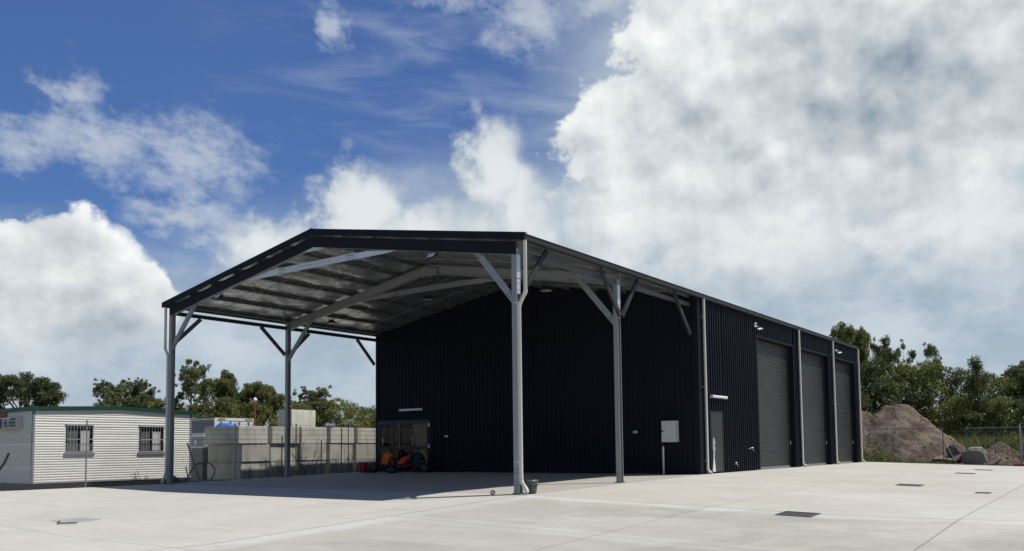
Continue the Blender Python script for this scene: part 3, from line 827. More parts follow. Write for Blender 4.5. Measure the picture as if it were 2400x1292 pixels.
# ---------------------------------------------------------------- people at the glass doors
def person(name_label, loc, rz, joints, links, zones, hair_r, head, mats, arms):
    """one continuous skinned body; zones give each face its clothing by height and region"""
    me = bpy.data.meshes.new('person')
    names = list(joints); idx = {n: i for i, n in enumerate(names)}
    me.from_pydata([joints[n][0] for n in names], [(idx[a], idx[b]) for a, b in links], [])
    o = bpy.data.objects.new('person', me); COL.objects.link(o)
    mod = o.modifiers.new('skin', 'SKIN'); mod.use_smooth_shade = True
    for n in names:
        sv = me.skin_vertices[0].data[idx[n]]; r = joints[n][1]; sv.radius = r if isinstance(r, tuple) else (r, r)
        sv.use_root = (n == 'pelvis')
    sub = o.modifiers.new('sub', 'SUBSURF'); sub.levels = 2; sub.render_levels = 2
    dg = bpy.context.evaluated_depsgraph_get()
    me2 = bpy.data.meshes.new_from_object(o.evaluated_get(dg))
    o.modifiers.clear(); o.data = me2
    me2.materials.clear()
    for mm in mats: me2.materials.append(mm)
    for p in me2.polygons:
        p.material_index = zones(p.center); p.use_smooth = True
    o.location = loc; o.rotation_euler = (0, 0, rz)
    tag(o, name_label, 'person', 'workers crouching at the glass doors')
    hb = bmesh.new(); bmesh.ops.create_icosphere(hb, subdivisions=2, radius=1)
    hc, hr = V(head), hair_r
    for q in hb.verts:
        q.co = Vector((q.co.x*hr[0], q.co.y*hr[1], q.co.z*hr[2])) + hc
    hm = bpy.data.meshes.new('hair'); hb.to_mesh(hm); hb.free(); hm.materials.append(M['hair'])
    for p in hm.polygons: p.use_smooth = True
    ho = bpy.data.objects.new('hair', hm); COL.objects.link(ho); ho.parent = o
    return o
def crouch(lean, h, armx):
    """kneeling on heels facing +y, trunk bent forward by `lean`"""
    s, c = sin(lean), cos(lean)
    P = lambda f, dx=0, dz=0: (dx, .02+f*s, .30+f*c+dz)
    J = {
        'pelvis': ((0, 0, .27), (.17, .13)), 'waist': (P(.18), (.155, .115)), 'chest': (P(.40), (.185, .13)),
        'neckbase': (P(.53), (.10, .08)), 'neck': (P(.57, 0, -.02), .055), 'headlow': ((0, .02+.62*s+.05, .30+.62*c-.04), (.075, .085)), 'headtop': ((0, .02+.70*s+.13, .30+.70*c-.08), (.075, .09)),
    }
    L = [('pelvis', 'waist'), ('waist', 'chest'), ('chest', 'neckbase'), ('neckbase', 'neck'), ('neck', 'headlow'), ('headlow', 'headtop')]
    for sg, t in ((-1, 'l'), (1, 'r')):
        J['hip'+t] = ((sg*.11, .03, .24), (.105, .10)); J['knee'+t] = ((sg*.20, .42, .16), .065); J['ankle'+t] = ((sg*.14, .0, .07), .045); J['toe'+t] = ((sg*.14, -.12, .045), .035)
        sh = P(.46, sg*.17); J['sh'+t] = (sh, .068); J['el'+t] = ((sg*(.22+armx), sh[1]+.16, sh[2]-.24), .045)
        J['wr'+t] = ((sg*.15, sh[1]+.36, sh[2]-.30), .032); J['pa'+t] = ((sg*.13, sh[1]+.43, sh[2]-.31), (.038, .022))
        for k in range(4):
            fx = sg*.13+(k-1.5)*.02; ln = (.055, .068, .062, .048)[k]
            J['fa%d' % k+t] = ((fx, sh[1]+.47, sh[2]-.315), .010); J['fb%d' % k+t] = ((fx, sh[1]+.47+ln*.8, sh[2]-.335-ln*.5), .008)
            L += [('pa'+t, 'fa%d' % k+t), ('fa%d' % k+t, 'fb%d' % k+t)]
        J['tha'+t] = ((sg*.095, sh[1]+.43, sh[2]-.33), .010); J['thb'+t] = ((sg*.085, sh[1]+.47, sh[2]-.345), .009)
        L += [('pa'+t, 'tha'+t), ('tha'+t, 'thb'+t)]
        L += [('pelvis', 'hip'+t), ('hip'+t, 'knee'+t), ('knee'+t, 'ankle'+t), ('ankle'+t, 'toe'+t), ('chest', 'sh'+t), ('sh'+t, 'el'+t), ('el'+t, 'wr'+t), ('wr'+t, 'pa'+t)]
    head = (0, .02+.68*s+.11, .30+.68*c-.045)
    def zones(p):
        f = (p.y-.02)*s + (p.z-.30)*c                 # along the trunk
        if f > .585 and abs(p.x) < .12: return 1      # head and neck
        if f > .03 and p.z > .24 and abs(p.x) < .24 and p.y < .02+.5*s+.22:
            return 0
        if abs(p.x) > .09 and p.y > .02+.46*s+.17 and p.z > .12: return 1
        return 2
    return J, L, zones, head
def worker(label, x, y, rz, lean, shirt, armx=.06):
    J, L, zn, head = crouch(lean, 0, armx)
    return person(label, (x, y, gz(x, y)), rz, J, L, zn, (.088, .105, .095), head, [shirt, M['skin'], M['workdark']], None)
worker('person in an orange work shirt kneeling with back turned, nearest the red crate', -13.70, 9.15, radians(4), radians(28), M['orange'])
worker('person in a red orange shirt bending low between the other two workers', -12.90, 9.22, radians(-8), radians(52), M['redorange'])
worker('person in dark workwear crouching by the right-hand glass door leaf', -11.88, 9.2, radians(40), radians(22), M['workdark'], .10)

t = thing('red_crate', 'red plastic crate with upright slats left of the kneeling workers', 'crate', (-14.42, 8.75, gz(-14.4, 8.75)))
x, y, z = -14.42, 8.75, gz(-14.4, 8.75)
mb = MB(); mb.box(x-.16, y-.14, z+.01, x+.16, y+.14, z+.05); mb.box(x-.16, y-.14, z+.30, x+.16, y-.125, z+.34); mb.build('base', M['red'], t)
mb = MB()
for k in range(5): mb.bbox(x-.15+.062*k, y-.15, z+.01, x-.105+.062*k, y-.12, z+.43, .006); mb.bbox(x-.15+.062*k, y+.12, z+.01, x-.105+.062*k, y+.15, z+.43, .006)
for k in range(4):
    for sx in (-.16, .15): mb.box(x+sx, y-.11+.06*k, z+.02, x+sx+.012, y-.07+.06*k, z+.40)
mb.build('slat', M['red'], t)
def tool_bag(x, y, label, sx, sy, sz):
    z = gz(x, y)
    t = thing('tool_bag', label, 'tool bag', (x, y, z), 0, 'black bags and cases by the workers')
    mb = MB(); bm = bmesh.new(); bmesh.ops.create_icosphere(bm, subdivisions=3, radius=1)
    rr = random.Random(int(x*100))
    for q in bm.verts:
        c = q.co; k = lambda a: math.copysign(abs(a)**.55, a)
        q.co = Vector((k(c.x)*sx*(1+rr.uniform(-.04, .04)), k(c.y)*sy, max(-.98, k(c.z)*(1+rr.uniform(-.05, .05)))*sz*.5+sz*.5)) + Vector((x, y, z))
    mb.frombm(bm, 0, True); mb.build('bag', M['black'], t)
    mb = MB(); mb.tube([(x-sx*.5, y, z+sz*.98), (x-sx*.4, y, z+sz*1.2), (x+sx*.4, y, z+sz*1.2), (x+sx*.5, y, z+sz*.98)], .012, 6); mb.build('handle', M['black'], t)
    mb = MB(); mb.box(x-sx*.7, y-sy*1.03, z+sz*.55, x-sx*.62, y-sy*.98, z+sz*.62); mb.build('buckle', M['galv'], t)
tool_bag(-13.98, 8.8, 'tall black tool bag between red crate and orange shirted worker', .26, .18, .42)
tool_bag(-12.85, 8.75, 'low black tool case in front of the two orange shirted workers', .24, .14, .20)
tool_bag(-11.5, 9.3, 'black tool bag at the hinge side of the glass doors', .16, .14, .34)

# ---------------------------------------------------------------- site cabin
cx0, cx1, cy0, cy1, cz0, cz1 = -21.9, -18.85, -2.49, 3.52, -.10, 2.42
cab = thing('site_cabin', 'white ribbed portable site cabin with a dark green roof edge', 'site cabin', ((cx0+cx1)/2, (cy0+cy1)/2, -.33))
def hsiding(mb, p0, along, length, out, z0, z1f, pitch=.088, h=.013, holes=()):
    """horizontal corrugated siding, cut around rectangular openings"""
    p0, along, out = V(p0), V(along), V(out)
    n = int((2.60-z0)/pitch)
    cuts = sorted({0., length, *[a for q in holes for a in q[:2]]})
    if length > 4: cuts = sorted(set(cuts + [length*.5]))
    for i in range(n+1):
        za = z0+i*pitch
        seg = [(0, 0), (.35, 0), (.45, h), (.88, h), (1., 0)]
        for a, b in zip(cuts[:-1], cuts[1:]):
            mid = (a+b)/2; zt_ = min(z1f(a), z1f(b))
            for (f0, o0), (f1, o1) in zip(seg[:-1], seg[1:]):
                q0, q1 = za+f0*pitch, za+f1*pitch
                if q0 >= zt_: continue
                q1 = min(q1, zt_)
                if any(hl[0] <= mid <= hl[1] and q0 >= hl[2]-.03 and q1 <= hl[3]+.03 for hl in holes): continue
                A = p0+along*a+out*o0; B = p0+along*b+out*o0; C = p0+along*b+out*o1; D = p0+along*a+out*o1
                mb.quad((A.x, A.y, q0), (B.x, B.y, q0), (C.x, C.y, q1), (D.x, D.y, q1))
wins = [(1.09, 2.06, .95, 1.93), (3.83, 4.83, .94, 1.92)]
mb = MB(); hsiding(mb, (cx1, cy0, 0), (0, 1, 0), cy1-cy0, (1, 0, 0), cz0, lambda a: 2.40, holes=wins)
mb.add([(cx1-.002, cy0, 2.39), (cx1-.002, cy1, 2.39), (cx1-.002, (cy0+cy1)/2, 2.52)], [(0, 1, 2)])
mb.build('wall', M['sheetwhite'], cab)
mb = MB(); hsiding(mb, (cx0, cy0, 0), (1, 0, 0), cx1-cx0, (0, -1, 0), cz0, lambda a: 2.40); mb.build('wall', M['sheetwhite'], cab)
mb = MB(); mb.box(cx0, cy1-.02, cz0, cx1-.01, cy1, 2.40); mb.box(cx0, cy0+.02, cz0, cx0+.02, cy1-.02, 2.40); mb.build('wall', M['sheetwhite'], cab)
mb = MB()
for x, y in ((cx1, cy0), (cx1, cy1), (cx0, cy0)): mb.box(x-.05, y-.05, cz0-.01, x+.025, y+.025, 2.42)
mb.build('corner_trim', M['greytrim'], cab)
mb = MB(); ym = (cy0+cy1)/2
prf = [(cy0-.12, 2.40), (ym, 2.51), (cy1+.14, 2.40), (cy1+.14, 2.54), (ym, 2.65), (cy0-.12, 2.54)]
n = len(prf); mb.add([(cx0-.1, a, b) for a, b in prf]+[(cx1+.08, a, b) for a, b in prf], [(0,1,4,5),(1,2,3,4),(n+5,n+4,n+1,n),(n+4,n+3,n+2,n+1)]+[(i, n+i, n+(i+1) % n, (i+1) % n) for i in range(n)])
mb.build('roof', M['green'], cab)
mb = MB(); mb.box(cx0+.02, cy0+.02, -.33, cx1-.02, cy1, -.105)
mb.build('chassis_shade', M['black'], cab)  # black block below the floor: chassis, with the gap's shade as its colour
for a, b, z0, z1 in wins:
    y0, y1 = cy0+a, cy0+b
    mb = MB()
    for q in ((y0, z0, y1, z0+.05), (y0, z1-.05, y1, z1), (y0, z0+.05, y0+.05, z1-.05), (y1-.05, z0+.05, y1, z1-.05), ((y0+y1)/2-.02, z0+.05, (y0+y1)/2+.02, z1-.05)):
        mb.box(cx1-.05, q[0], q[1], cx1+.022, q[2], q[3])
    w = mb.build('window', M['black'], cab)
    mb = MB(); mb.box(cx1-.045, y0+.05, z0+.05, cx1-.035, y1-.05, z1-.05); mb.build('pane', M['glass'], w)
    mb = MB(); mb.box(cx1-.02, y0-.06, z0-.09, cx1+.06, y1+.06, z0-.003); mb.build('sill', M['greytrim'], w)
    mb = MB(); mb.box(cx1-.01, y0-.03, z1+.003, cx1+.04, y1+.03, z1+.03); mb.build('head_flashing', M['greytrim'], w)
    mb = MB(); k = 9
    for i in range(k): mb.tube([(cx1+.05, y0+.04+(y1-y0-.08)*i/(k-1), z0), (cx1+.05, y0+.04+(y1-y0-.08)*i/(k-1), z1+.01)], .0065, 5)
    for zz in (z0+.02, (z0+z1)/2-.02, z1-.01): mb.bar((cx1+.05, y0, zz), (cx1+.05, y1, zz), .012, .022)
    mb.build('security_bars', M['boxgrey'], w)
    for ya, yb2, mt in (((y0+y1)/2+.04, y1-.12, 'curtain'), (y0+.09, (y0+y1)/2-.05, 'curtain_dim')):
        mb = MB(); n = 24; vs = []
        for i in range(n+1):
            yy = ya+(yb2-ya)*i/n
            for zz, pin in ((z0+.06, 1.), ((z0+z1)/2-.1, .88), (z1-.20, 1.)):
                vs.append((cx1-.028+.010*sin(i*1.9), (ya+yb2)/2+(yy-(ya+yb2)/2)*pin, zz))
        mb.add(vs, [(3*i+j, 3*i+3+j, 3*i+4+j, 3*i+1+j) for i in range(n) for j in range(2)], 0, True)
        mb.build('curtain', M[mt], w)
# air conditioner, rusty board, vent
t = thing('air_conditioner', 'white window air conditioner on the shaded end of the site cabin', 'air conditioner', (-20.45, -2.55, 1.76))
mb = MB(); mb.box(-21.25, -2.72, 1.79, -19.66, -2.51, 2.20); mb.build('case', M['boxgrey'], t)
mb = MB(); mb.box(-21.22, -2.735, 1.83, -20.66, -2.722, 2.16)
for k in range(3): mb.box(-20.55, -2.735, 1.86+.115*k, -20.28, -2.722, 1.94+.115*k); mb.box(-20.18, -2.735, 1.86+.115*k, -19.70, -2.722, 1.94+.115*k)
mb.build('grille', M['darkpost'], t)
mb = MB(); mb.box(-20.64, -2.742, 1.80, -20.57, -2.722, 2.19); mb.box(-20.57, -2.742, 2.14, -20.10, -2.722, 2.19); mb.box(-20.26, -2.742, 1.95, -20.20, -2.722, 2.139); mb.box(-20.57, -2.742, 1.80, -20.35, -2.722, 1.85); mb.build('front_trim', M['white'], t)
mb = MB(); mb.bbox(-22.1, -2.56, 2.19, -20.86, -2.512, 2.395, .006)
tag(mb.build('board', M['rustboard'], org=base_org(mb)), 'rusty orange board under the roof edge of the site cabin', 'board')

# ---------------------------------------------------------------- big concrete blocks
rr = random.Random(11)
st_y = [4.75, 6.40, 7.96, 9.58, 11.2, 12.85]
stn = ['the corner stack beside the site cabin', 'the second stack from the cabin', 'the third stack from the cabin, behind the rear left column', 'the fourth stack from the cabin', 'the fifth stack from the cabin', 'the last stack before the shed wall']
rown = ['bottom', 'middle', 'top']
def conc_block(x0, y0, z0, dx, dy, dz, mat, rz=0.):
    bm = bmesh.new(); bmesh.ops.create_cube(bm, size=1)
    for q in bm.verts: q.co = Vector((q.co.x*dx, q.co.y*dy, q.co.z*dz))
    bmesh.ops.bevel(bm, geom=bm.edges[:], offset=.022, segments=2, affect='EDGES')
    mb = MB(); mb.frombm(bm, 0, False, Matrix.Translation((x0, y0, z0+dz/2)) @ Matrix.Rotation(rz, 4, 'Z'))
    return mb.build('concrete_block', mat, org=(x0, y0, z0))
for i, y in enumerate(st_y):
    for r_ in range(3):
        dyb = 1.46 if r_ == 2 else 1.44 + rr.uniform(-.03, .02)
        off = (.17 if (i == 0 and r_ < 2) else 0) + rr.uniform(-.02, .04)
        xo = -17.5 - (.0 if r_ == 2 else rr.uniform(-.03, .03)) - (.05 if r_ < 2 and i < 2 else 0)
        o = conc_block(xo-1.15, y+dyb/2+off, -.24+r_*.735, 2.3, dyb-off*.3, .725, M['block'], rr.uniform(-.012, .012))
        tag(o, '%s concrete block of %s' % (rown[r_], stn[i]), 'concrete block', 'stacked concrete blocks behind the mesh fence')
for k, (z, lb) in enumerate(((-.33, 'lower greenish concrete block low between cabin and block stacks'), (.38, 'upper greenish concrete block low between cabin and block stacks'))):
    o = conc_block(-20.6, 6.2, z, 1.0, 2.6, .70, M['brick'])
    tag(o, lb, 'concrete block', 'low greenish blocks behind the cabin')
o = conc_block(-21.45, 10.98, -.33, 1.05, 1.50, 3.23, M['block_pale']); tag(o, 'tall pale concrete block rising above the stacks, behind the rear left column', 'concrete block')
# bin-like steel tray behind the cabin
t = thing('steel_tray', 'blue grey steel tray with white rims between cabin and concrete blocks', 'steel tray', (-20.6, 6.2, 1.08))
mb = MB(); mb.box(-21.05, 5.0, 1.14, -20.15, 7.4, 1.62); mb.build('body', M['contgrey'], t)
for z0, z1 in ((1.085, 1.16), (1.56, 1.71)):
    mb = MB(); mb.box(-21.10, 4.95, z0, -20.10, 7.45, z1); mb.build('rim', M['contwhite'], t)
mb = MB(); mb.box(-20.75, 4.93, 1.2, -20.6, 4.999, 1.42); mb.build('lamp', M['white'], t)
# tarps
def lump(name, loc, sx, sy, sz, mat, label, cat, seed):
    bm = bmesh.new(); bmesh.ops.create_icosphere(bm, subdivisions=3, radius=1); rr = random.Random(seed)
    ph = [rr.uniform(0, 6) for _ in range(6)]
    for q in bm.verts:
        c = q.co.copy(); k = 1+.16*sin(c.x*5+ph[0])*sin(c.y*4+ph[1])+.10*sin(c.x*11+ph[2]+c.z*9)+.06*sin(c.y*15+ph[3])
        q.co = Vector((c.x*sx*k, c.y*sy*k, max(c.z, -.15)*sz*k+.15*sz)) + V(loc)
    mb = MB(); mb.frombm(bm, 0, True)
    return tag(mb.build(name, mat, org=loc), label, cat)
lump('tarpaulin', (-19.35, 5.5, 1.965), .30, .46, .13, M['blue_tarp'], 'crumpled bright blue tarpaulin on top of the corner block stack', 'tarpaulin', 3)
lump('tarpaulin', (-17.75, 9.75, 1.965), .22, .30, .15, M['lilac'], 'crumpled lilac grey sheet on top of the fourth block stack', 'tarpaulin', 9)

# ---------------------------------------------------------------- shipping container
cxa, cya = -26.32, 9.74
con = thing('shipping_container', 'white doored shipping container with blue grey sides behind the blocks', 'shipping container', (cxa-3.03, cya+1.22, -.33))
zt_ = 2.66
mb = MB()
pts = []; s = 0
while s < 6.0:
    pts += [(s, 0), (s+.07, 0), (s+.14, .036), (s+.21, .036)]; s += .28
for yw, o in ((cya+.02, -1), (cya+2.40, 1)):
    vs = []
    for a, d in pts: vs += [(cxa-.05-a, yw-o*(-.0)+o*(d-.04), -.1), (cxa-.05-a, yw+o*(d-.04), zt_-.10)]
    mb.add(vs, [(2*i, 2*i+2, 2*i+3, 2*i+1) for i in range(len(pts)-1)])
mb.build('side_wall', M['contgrey'], con)
mb = MB(); mb.box(cxa-6.06, cya+.03, zt_-.05, cxa-.05, cya+2.40, zt_-.02); mb.build('roof', M['contwhite'], con)
mb = MB()
for y in (cya, cya+2.32):
    mb.box(cxa-.10, y, -.33, cxa, y+.12, zt_)
    mb.box(cxa-6.05, y+.01, zt_-.11, cxa-.10, y+.11, zt_-.001); mb.box(cxa-6.05, y+.01, -.33, cxa-.10, y+.11, -.15)
mb.box(cxa-.09, cya+.12, zt_-.14, cxa-.004, cya+2.32, zt_-.002); mb.box(cxa-.09, cya+.12, -.33, cxa-.004, cya+2.32, -.2)
mb.build('frame', M['contwhite'], con)
for y0 in (cya+.13, cya+1.235):
    mb = MB(); mb.box(cxa-.06, y0, -.19, cxa-.02, y0+1.075, zt_-.17); dd = mb.build('door', M['contwhite'], con)
    for yy in (.26, .84):
        mb = MB(); mb.tube([(cxa+.01, y0+yy, -.15), (cxa+.01, y0+yy, zt_-.15)], .022, 8); mb.box(cxa-.02, y0+yy-.05, 2.42, cxa+.02, y0+yy+.05, 2.50); mb.build('lock_rod', M['contgrey'], dd)
mb = MB()
for y0 in (cya+.16, cya+1.82):
    for k in range(4): 
        yy = y0+.11*k; mb.add([(cxa+.001, yy, zt_-.11), (cxa+.001, yy+.055, zt_-.11), (cxa+.001, yy+.09, zt_-.03), (cxa+.001, yy+.035, zt_-.03)], [(0, 1, 2, 3)], 0); 
        mb.add([(cxa+.001, yy+.055, zt_-.11), (cxa+.001, yy+.11, zt_-.11), (cxa+.001, yy+.145, zt_-.03), (cxa+.001, yy+.09, zt_-.03)], [(0, 1, 2, 3)], 1)
mb.build('hazard_stripes', [M['yellow'], M['black']], con)
# red pole with a round lamp
t = thing('lamp_pole', 'thin red pole with an oval white lamp behind the concrete blocks', 'lamp pole', (-22.1, 9.0, -.33))
mb = MB(); mb.tube([(-22.1, 9.0, -.33), (-22.1, 9.0, 3.2)], .042, 8); mb.build('pole', M['rustred'], t)
mb = MB(); mb.lathe((-22.02, 8.97, 3.36), [(0, -.04), (.07, -.03), (.105, 0), (.09, .03), (0, .04)], 16, axis='x'); mb.build('lamp', M['lens'], t)
mb = MB(); mb.tube([(-22.1, 9.0, 3.2), (-22.1, 8.99, 3.36)], .03, 6); mb.build('bracket', M['galv'], t)

# ---------------------------------------------------------------- chain link fence beside the slab
FX = -15.38
fen = thing('chain_link_fence', 'low chain link fence with barbed wire strands along the left slab edge', 'fence', (FX, 3, -.2))
def fz(y): return -.30
mb = MB(); y0, y1, zb, ztp, pt = -7.5, 12.6, -.20, 1.2, .085
y = y0
H = ztp-zb
while y < y1:
    for sg in (1, -1):
        ya, yb2 = (y, y+H) if sg > 0 else (y+H, y)
        za, zb2 = zb, ztp
        a, b = V((FX+.002*sg, ya, za)), V((FX+.002*sg, yb2, zb2))
        mb.prof(a, b, [(-.0023, -.0016), (.0023, -.0016), (0, .0027)], (1, 0, 0), V((1, 0, 0)).cross((b-a).normalized()), caps=False)
    y += pt
mb.build('wire_mesh', M['wire'], fen)
for z in (1.205, .5, -.17):
    mb = MB(); mb.tube([(FX, y0, z), (FX, y1+1, z)], .004, 4); mb.build('line_wire', M['wire'], fen)
rr = random.Random(4)
for z in (1.37, 1.55, 1.74, 1.93):
    mb = MB(); pts = [(FX+.03, y0+i*.8, z+.012*sin(i*2.1+z*9)) for i in range(27)]
    mb.tube(pts, .0045, 4, sm=False)
    for i in range(120):
        yy = y0+.17*i; mb.bar((FX+.03-.02, yy, z-.012), (FX+.03+.02, yy+.01, z+.014), .004, .004)
    mb.build('barbed_wire', M['darkpost'], fen)
for y, hh, kd in ((-5.9, 2.0, 0), (-2.43, 2.0, 0), (3.14, 1.97, 0), (5.97, 2.0, 0), (8.76, 2.05, 1), (11.6, 2.0, 1)):
    mb = MB(); mb.tube([(FX-.03, y, -.33), (FX-.03, y, hh)], .024 if kd == 0 else .019, 8); mb.build('post', M['galv'] if kd == 0 else M['darkpost'], fen)
for y, hh in ((5.25, 1.5), (7.25, 1.35), (8.35, 1.85)):
    mb = MB(); mb.bar((FX-.02, y, -.33), (FX-.02, y+.02, hh), .03, .03, (1, 0, 0)); mb.build('stake', M['darkpost'], fen)
# strut frame and hoses
t = thing('strut_frame', 'galvanised strut frame leaning between the white cabin and the fence post', 'strut frame', (FX-.1, 1.8, -.2))
for a, b, r in (((FX-.14, 1.22, 1.24), (FX-.14, 1.76, -.15), .030), ((FX-.14, 1.20, -.13), (FX-.14, 2.62, -.11), .022), ((FX-.14, 1.17, .40), (FX-.14, 1.30, -.12), .022)):
    mb = MB(); mb.tube([a, b], r, 8); mb.build('strut', M['galv'], t)
mb = MB()
pts = []
for i in range(27):
    a = -2.35+4.3*i/26
    pts.append((FX-.30+.1*sin(i*.3), 1.98+.62*sin(a)*1.0+.10*cos(a), .18+.36*cos(a)))
pts = [(FX-.2, .95, -.22), (FX-.22, 1.15, -.16)] + [(FX-.24, 1.25+.62*u, -.08+.60*sin(u*1.75)) for u in [k/8 for k in range(1, 9)]] + [(FX-.24, 2.10, .525), (FX-.24, 2.28, .46), (FX-.24, 2.40, .33), (FX-.24, 2.42, .17), (FX-.24, 2.34, .0), (FX-.24, 2.20, -.14), (FX-.24, 2.02, -.22)]
mb.tube(pts, .021, 8)
tag(mb.build('poly_pipe', M['rubber'], org=base_org(mb)), 'black poly pipe looped in an arch by the strut frame', 'poly pipe', 'black poly pipes at the fence')
mb = MB(); mb.tube([(FX+.02, -5.6, -.28), (FX+.02, -5.35, .05), (FX+.02, -5.05, .40), (FX+.02, -4.88, .66), (FX+.02, -4.76, .95)], .034, 8)
tag(mb.build('poly_pipe', M['rubber'], org=base_org(mb)), 'black poly pipe end sticking up in front of the cabin air conditioner', 'poly pipe', 'black poly pipes at the fence')
lump('rubble_bag', (-16.6, 1.45, -.33), .28, .30, .32, M['black'], 'black bag on the ground below the right cabin window', 'bag', 21)

# ---------------------------------------------------------------- dry weeds and bare shrubs at the fence
def stems(loc, n, h, spread, seed, lean=.3, r=.009):
    rr = random.Random(seed); mb = MB()
    for i in range(n):
        a = rr.uniform(0, 2*pi); l = h*rr.uniform(.55, 1.05); d = V((cos(a)*lean*rr.random()*.5, sin(a)*lean*rr.random(), 1)).normalized()
        p = V(loc) + V((rr.uniform(-.5, .5)*spread*.4, rr.uniform(-.5, .5)*spread, 0))
        pts = [p, p+d*l*.5+V((0, rr.uniform(-.04, .04), 0)), p+d*l+V((0, rr.uniform(-.1, .1), 0))]
        mb.tube(pts, [r, r*.8, r*.4], 4, 0, False)
        for k in range(rr.randint(3, 7)):
            f = rr.uniform(.45, 1.); q = pts[1].lerp(pts[2], (f-.45)/.55) if f > .45 else pts[1]
            e = q+V((rr.uniform(-.06, .06), rr.uniform(-.10, .10), rr.uniform(.03, .12)))
            mb.tube([q, e], [r*.5, r*.25], 3, 0, False)
            mb.add([e+V((0, -.018, 0)), e+V((0, .018, .01)), e+V((.01, .0, .05))], [(0, 1, 2)])
    return mb
wl = ['dry weed clump below the fence post nearest the strut frame', 'dry weeds in front of the first gap between block stacks', 'dry weeds left of the rear left column', 'dry weeds right of the rear left column', 'dry weeds beside the bare shrub', 'tall dry weeds before the fourth block stack', 'tall dry weeds near the dark fence stakes', 'dry weeds left of the red crate', 'sparse dry weeds below the left cabin window']
for i, (y, h, n) in enumerate(((3.9, .45, 10), (4.9, .75, 14), (5.45, .70, 14), (6.15, .62, 12), (6.9, .55, 12), (8.15, .72, 16), (9.0, .95, 18), (9.8, .55, 12), (-.4, .35, 7))):
    mb = stems((FX-.35, y, -.33), n, h+.2, .55, 40+i)
    tag(mb.build('dry_weed', M['drystem'], org=(FX-.35, y, -.33)), wl[i], 'weeds', 'dry weeds along the fence')
def bare_shrub(loc, h, seed, label):
    rr = random.Random(seed); t = thing('bare_shrub', label, 'bare shrub', loc, 0, 'leafless shrubs at the fence')
    mb = MB()
    def br(p, d, l, r, depth):
        q = p+d*l*.55+V((0, rr.uniform(-.05, .05)*l, 0)); e = q+(d+V((rr.uniform(-.1, .1), rr.uniform(-.3, .3), .1))).normalized()*l*.45
        mb.tube([p, q, e], [r, r*.75, r*.5], 5, 0, False)
        if depth:
            for k in range(3):
                dd = (d+V((rr.uniform(-.4, .4), rr.uniform(-1., 1.), rr.uniform(-.3, .5)))).normalized()
                br(q.lerp(e, rr.random()), dd, l*rr.uniform(.45, .7), r*.55, depth-1)
    for k in range(5): br(V(loc), V((rr.uniform(-.2, .2), rr.uniform(-.8, .8), 1)).normalized(), h*rr.uniform(.6, 1), .014, 2)
    mb.build('branches', M['twig'], t)
bare_shrub((FX-.5, 7.0, -.33), 1.35, 5, 'leafless shrub with curved twigs before the third block stack')
bare_shrub((FX-.45, 6.55, -.33), .9, 8, 'low leafless shrub leaning beside the rear left column')

# ---------------------------------------------------------------- far fence, heaps and rubble on the right
def temp_panel(x0, x1, y, zb, zt2, label, mids=()):
    t = thing('temporary_fence', label, 'temporary fence', ((x0+x1)/2, y, zb), 0, 'temporary mesh fence panels')
    mb = MB(); r = .022
    mb.tube([(x0, y, zb), (x0, y, zt2+.05)], r, 7); mb.tube([(x1, y, zb), (x1, y, zt2+.05)], r, 7); mb.tube([(x0, y, zt2), (x1, y, zt2)], r*.9, 7); mb.tube([(x0, y, zb+.10), (x1, y, zb+.10)], r*.8, 7)
    for m_ in mids: mb.tube([(m_, y, zb), (m_, y, zt2)], r*.6, 6)
    mb.build('frame', M['galv_dull'], t)
    mb = MB(); x = x0+.06
    while x < x1: mb.bar((x, y, zb+.1), (x, y, zt2), .0035, .0035, (0, 1, 0)); x += .075
    z = zb+.3
    while z < zt2: mb.bar((x0, y, z), (x1, y, z), .0035, .0035); z += .3
    mb.build('wire_infill', M['wire'], t)
temp_panel(-2.5, 3.44, 33, -.30, 1.74, 'long mesh fence panel in front of the tall spoil heap', (1.0,))
temp_panel(4.52, 6.90, 33, -.30, 1.70, 'mesh fence panel between boulder and thick post', ())
temp_panel(6.98, 10.4, 33, -.30, 1.70, 'mesh fence panel at the right picture edge', ())
temp_panel(10.5, 13.9, 33, -.30, 1.70, 'mesh fence panel farthest right past the picture edge', ())
mb = MB(); mb.tube([(6.94, 32.95, -.33), (6.94, 32.95, 1.88)], .045, 9)
tag(mb.build('fence_post', M['galv'], org=(6.94, 32.95, -.33)), 'thick steel fence post at the right picture edge', 'fence post')
mb = MB(); mb.tube([(3.50, 32.95, 1.05), (4.12, 32.6, -.22)], .022, 7)
tag(mb.build('steel_stay', M['galv'], org=(4.12, 32.6, -.25)), 'slanting steel stay leaning on the long fence panel', 'steel stay')
for x, lb in ((4.07, 'faded red fence foot in front of the boulder'), (6.95, 'faded red fence foot under the thick post')):
    t = thing('ballast_block', lb, 'ballast block', (x, 32.7, -.33), 0, 'red fence feet')
    mb = MB(); mb.bbox(x-.34, 32.55, -.33, x+.34, 32.95, -.12, .03); mb.build('block', M['faded_red'], t)
    mb = MB(); mb.tube([(x-.15, 32.75, -.12), (x-.15, 32.75, -.09)], .04, 8); mb.tube([(x+.15, 32.75, -.12), (x+.15, 32.75, -.09)], .04, 8); mb.build('socket', M['black'], t)

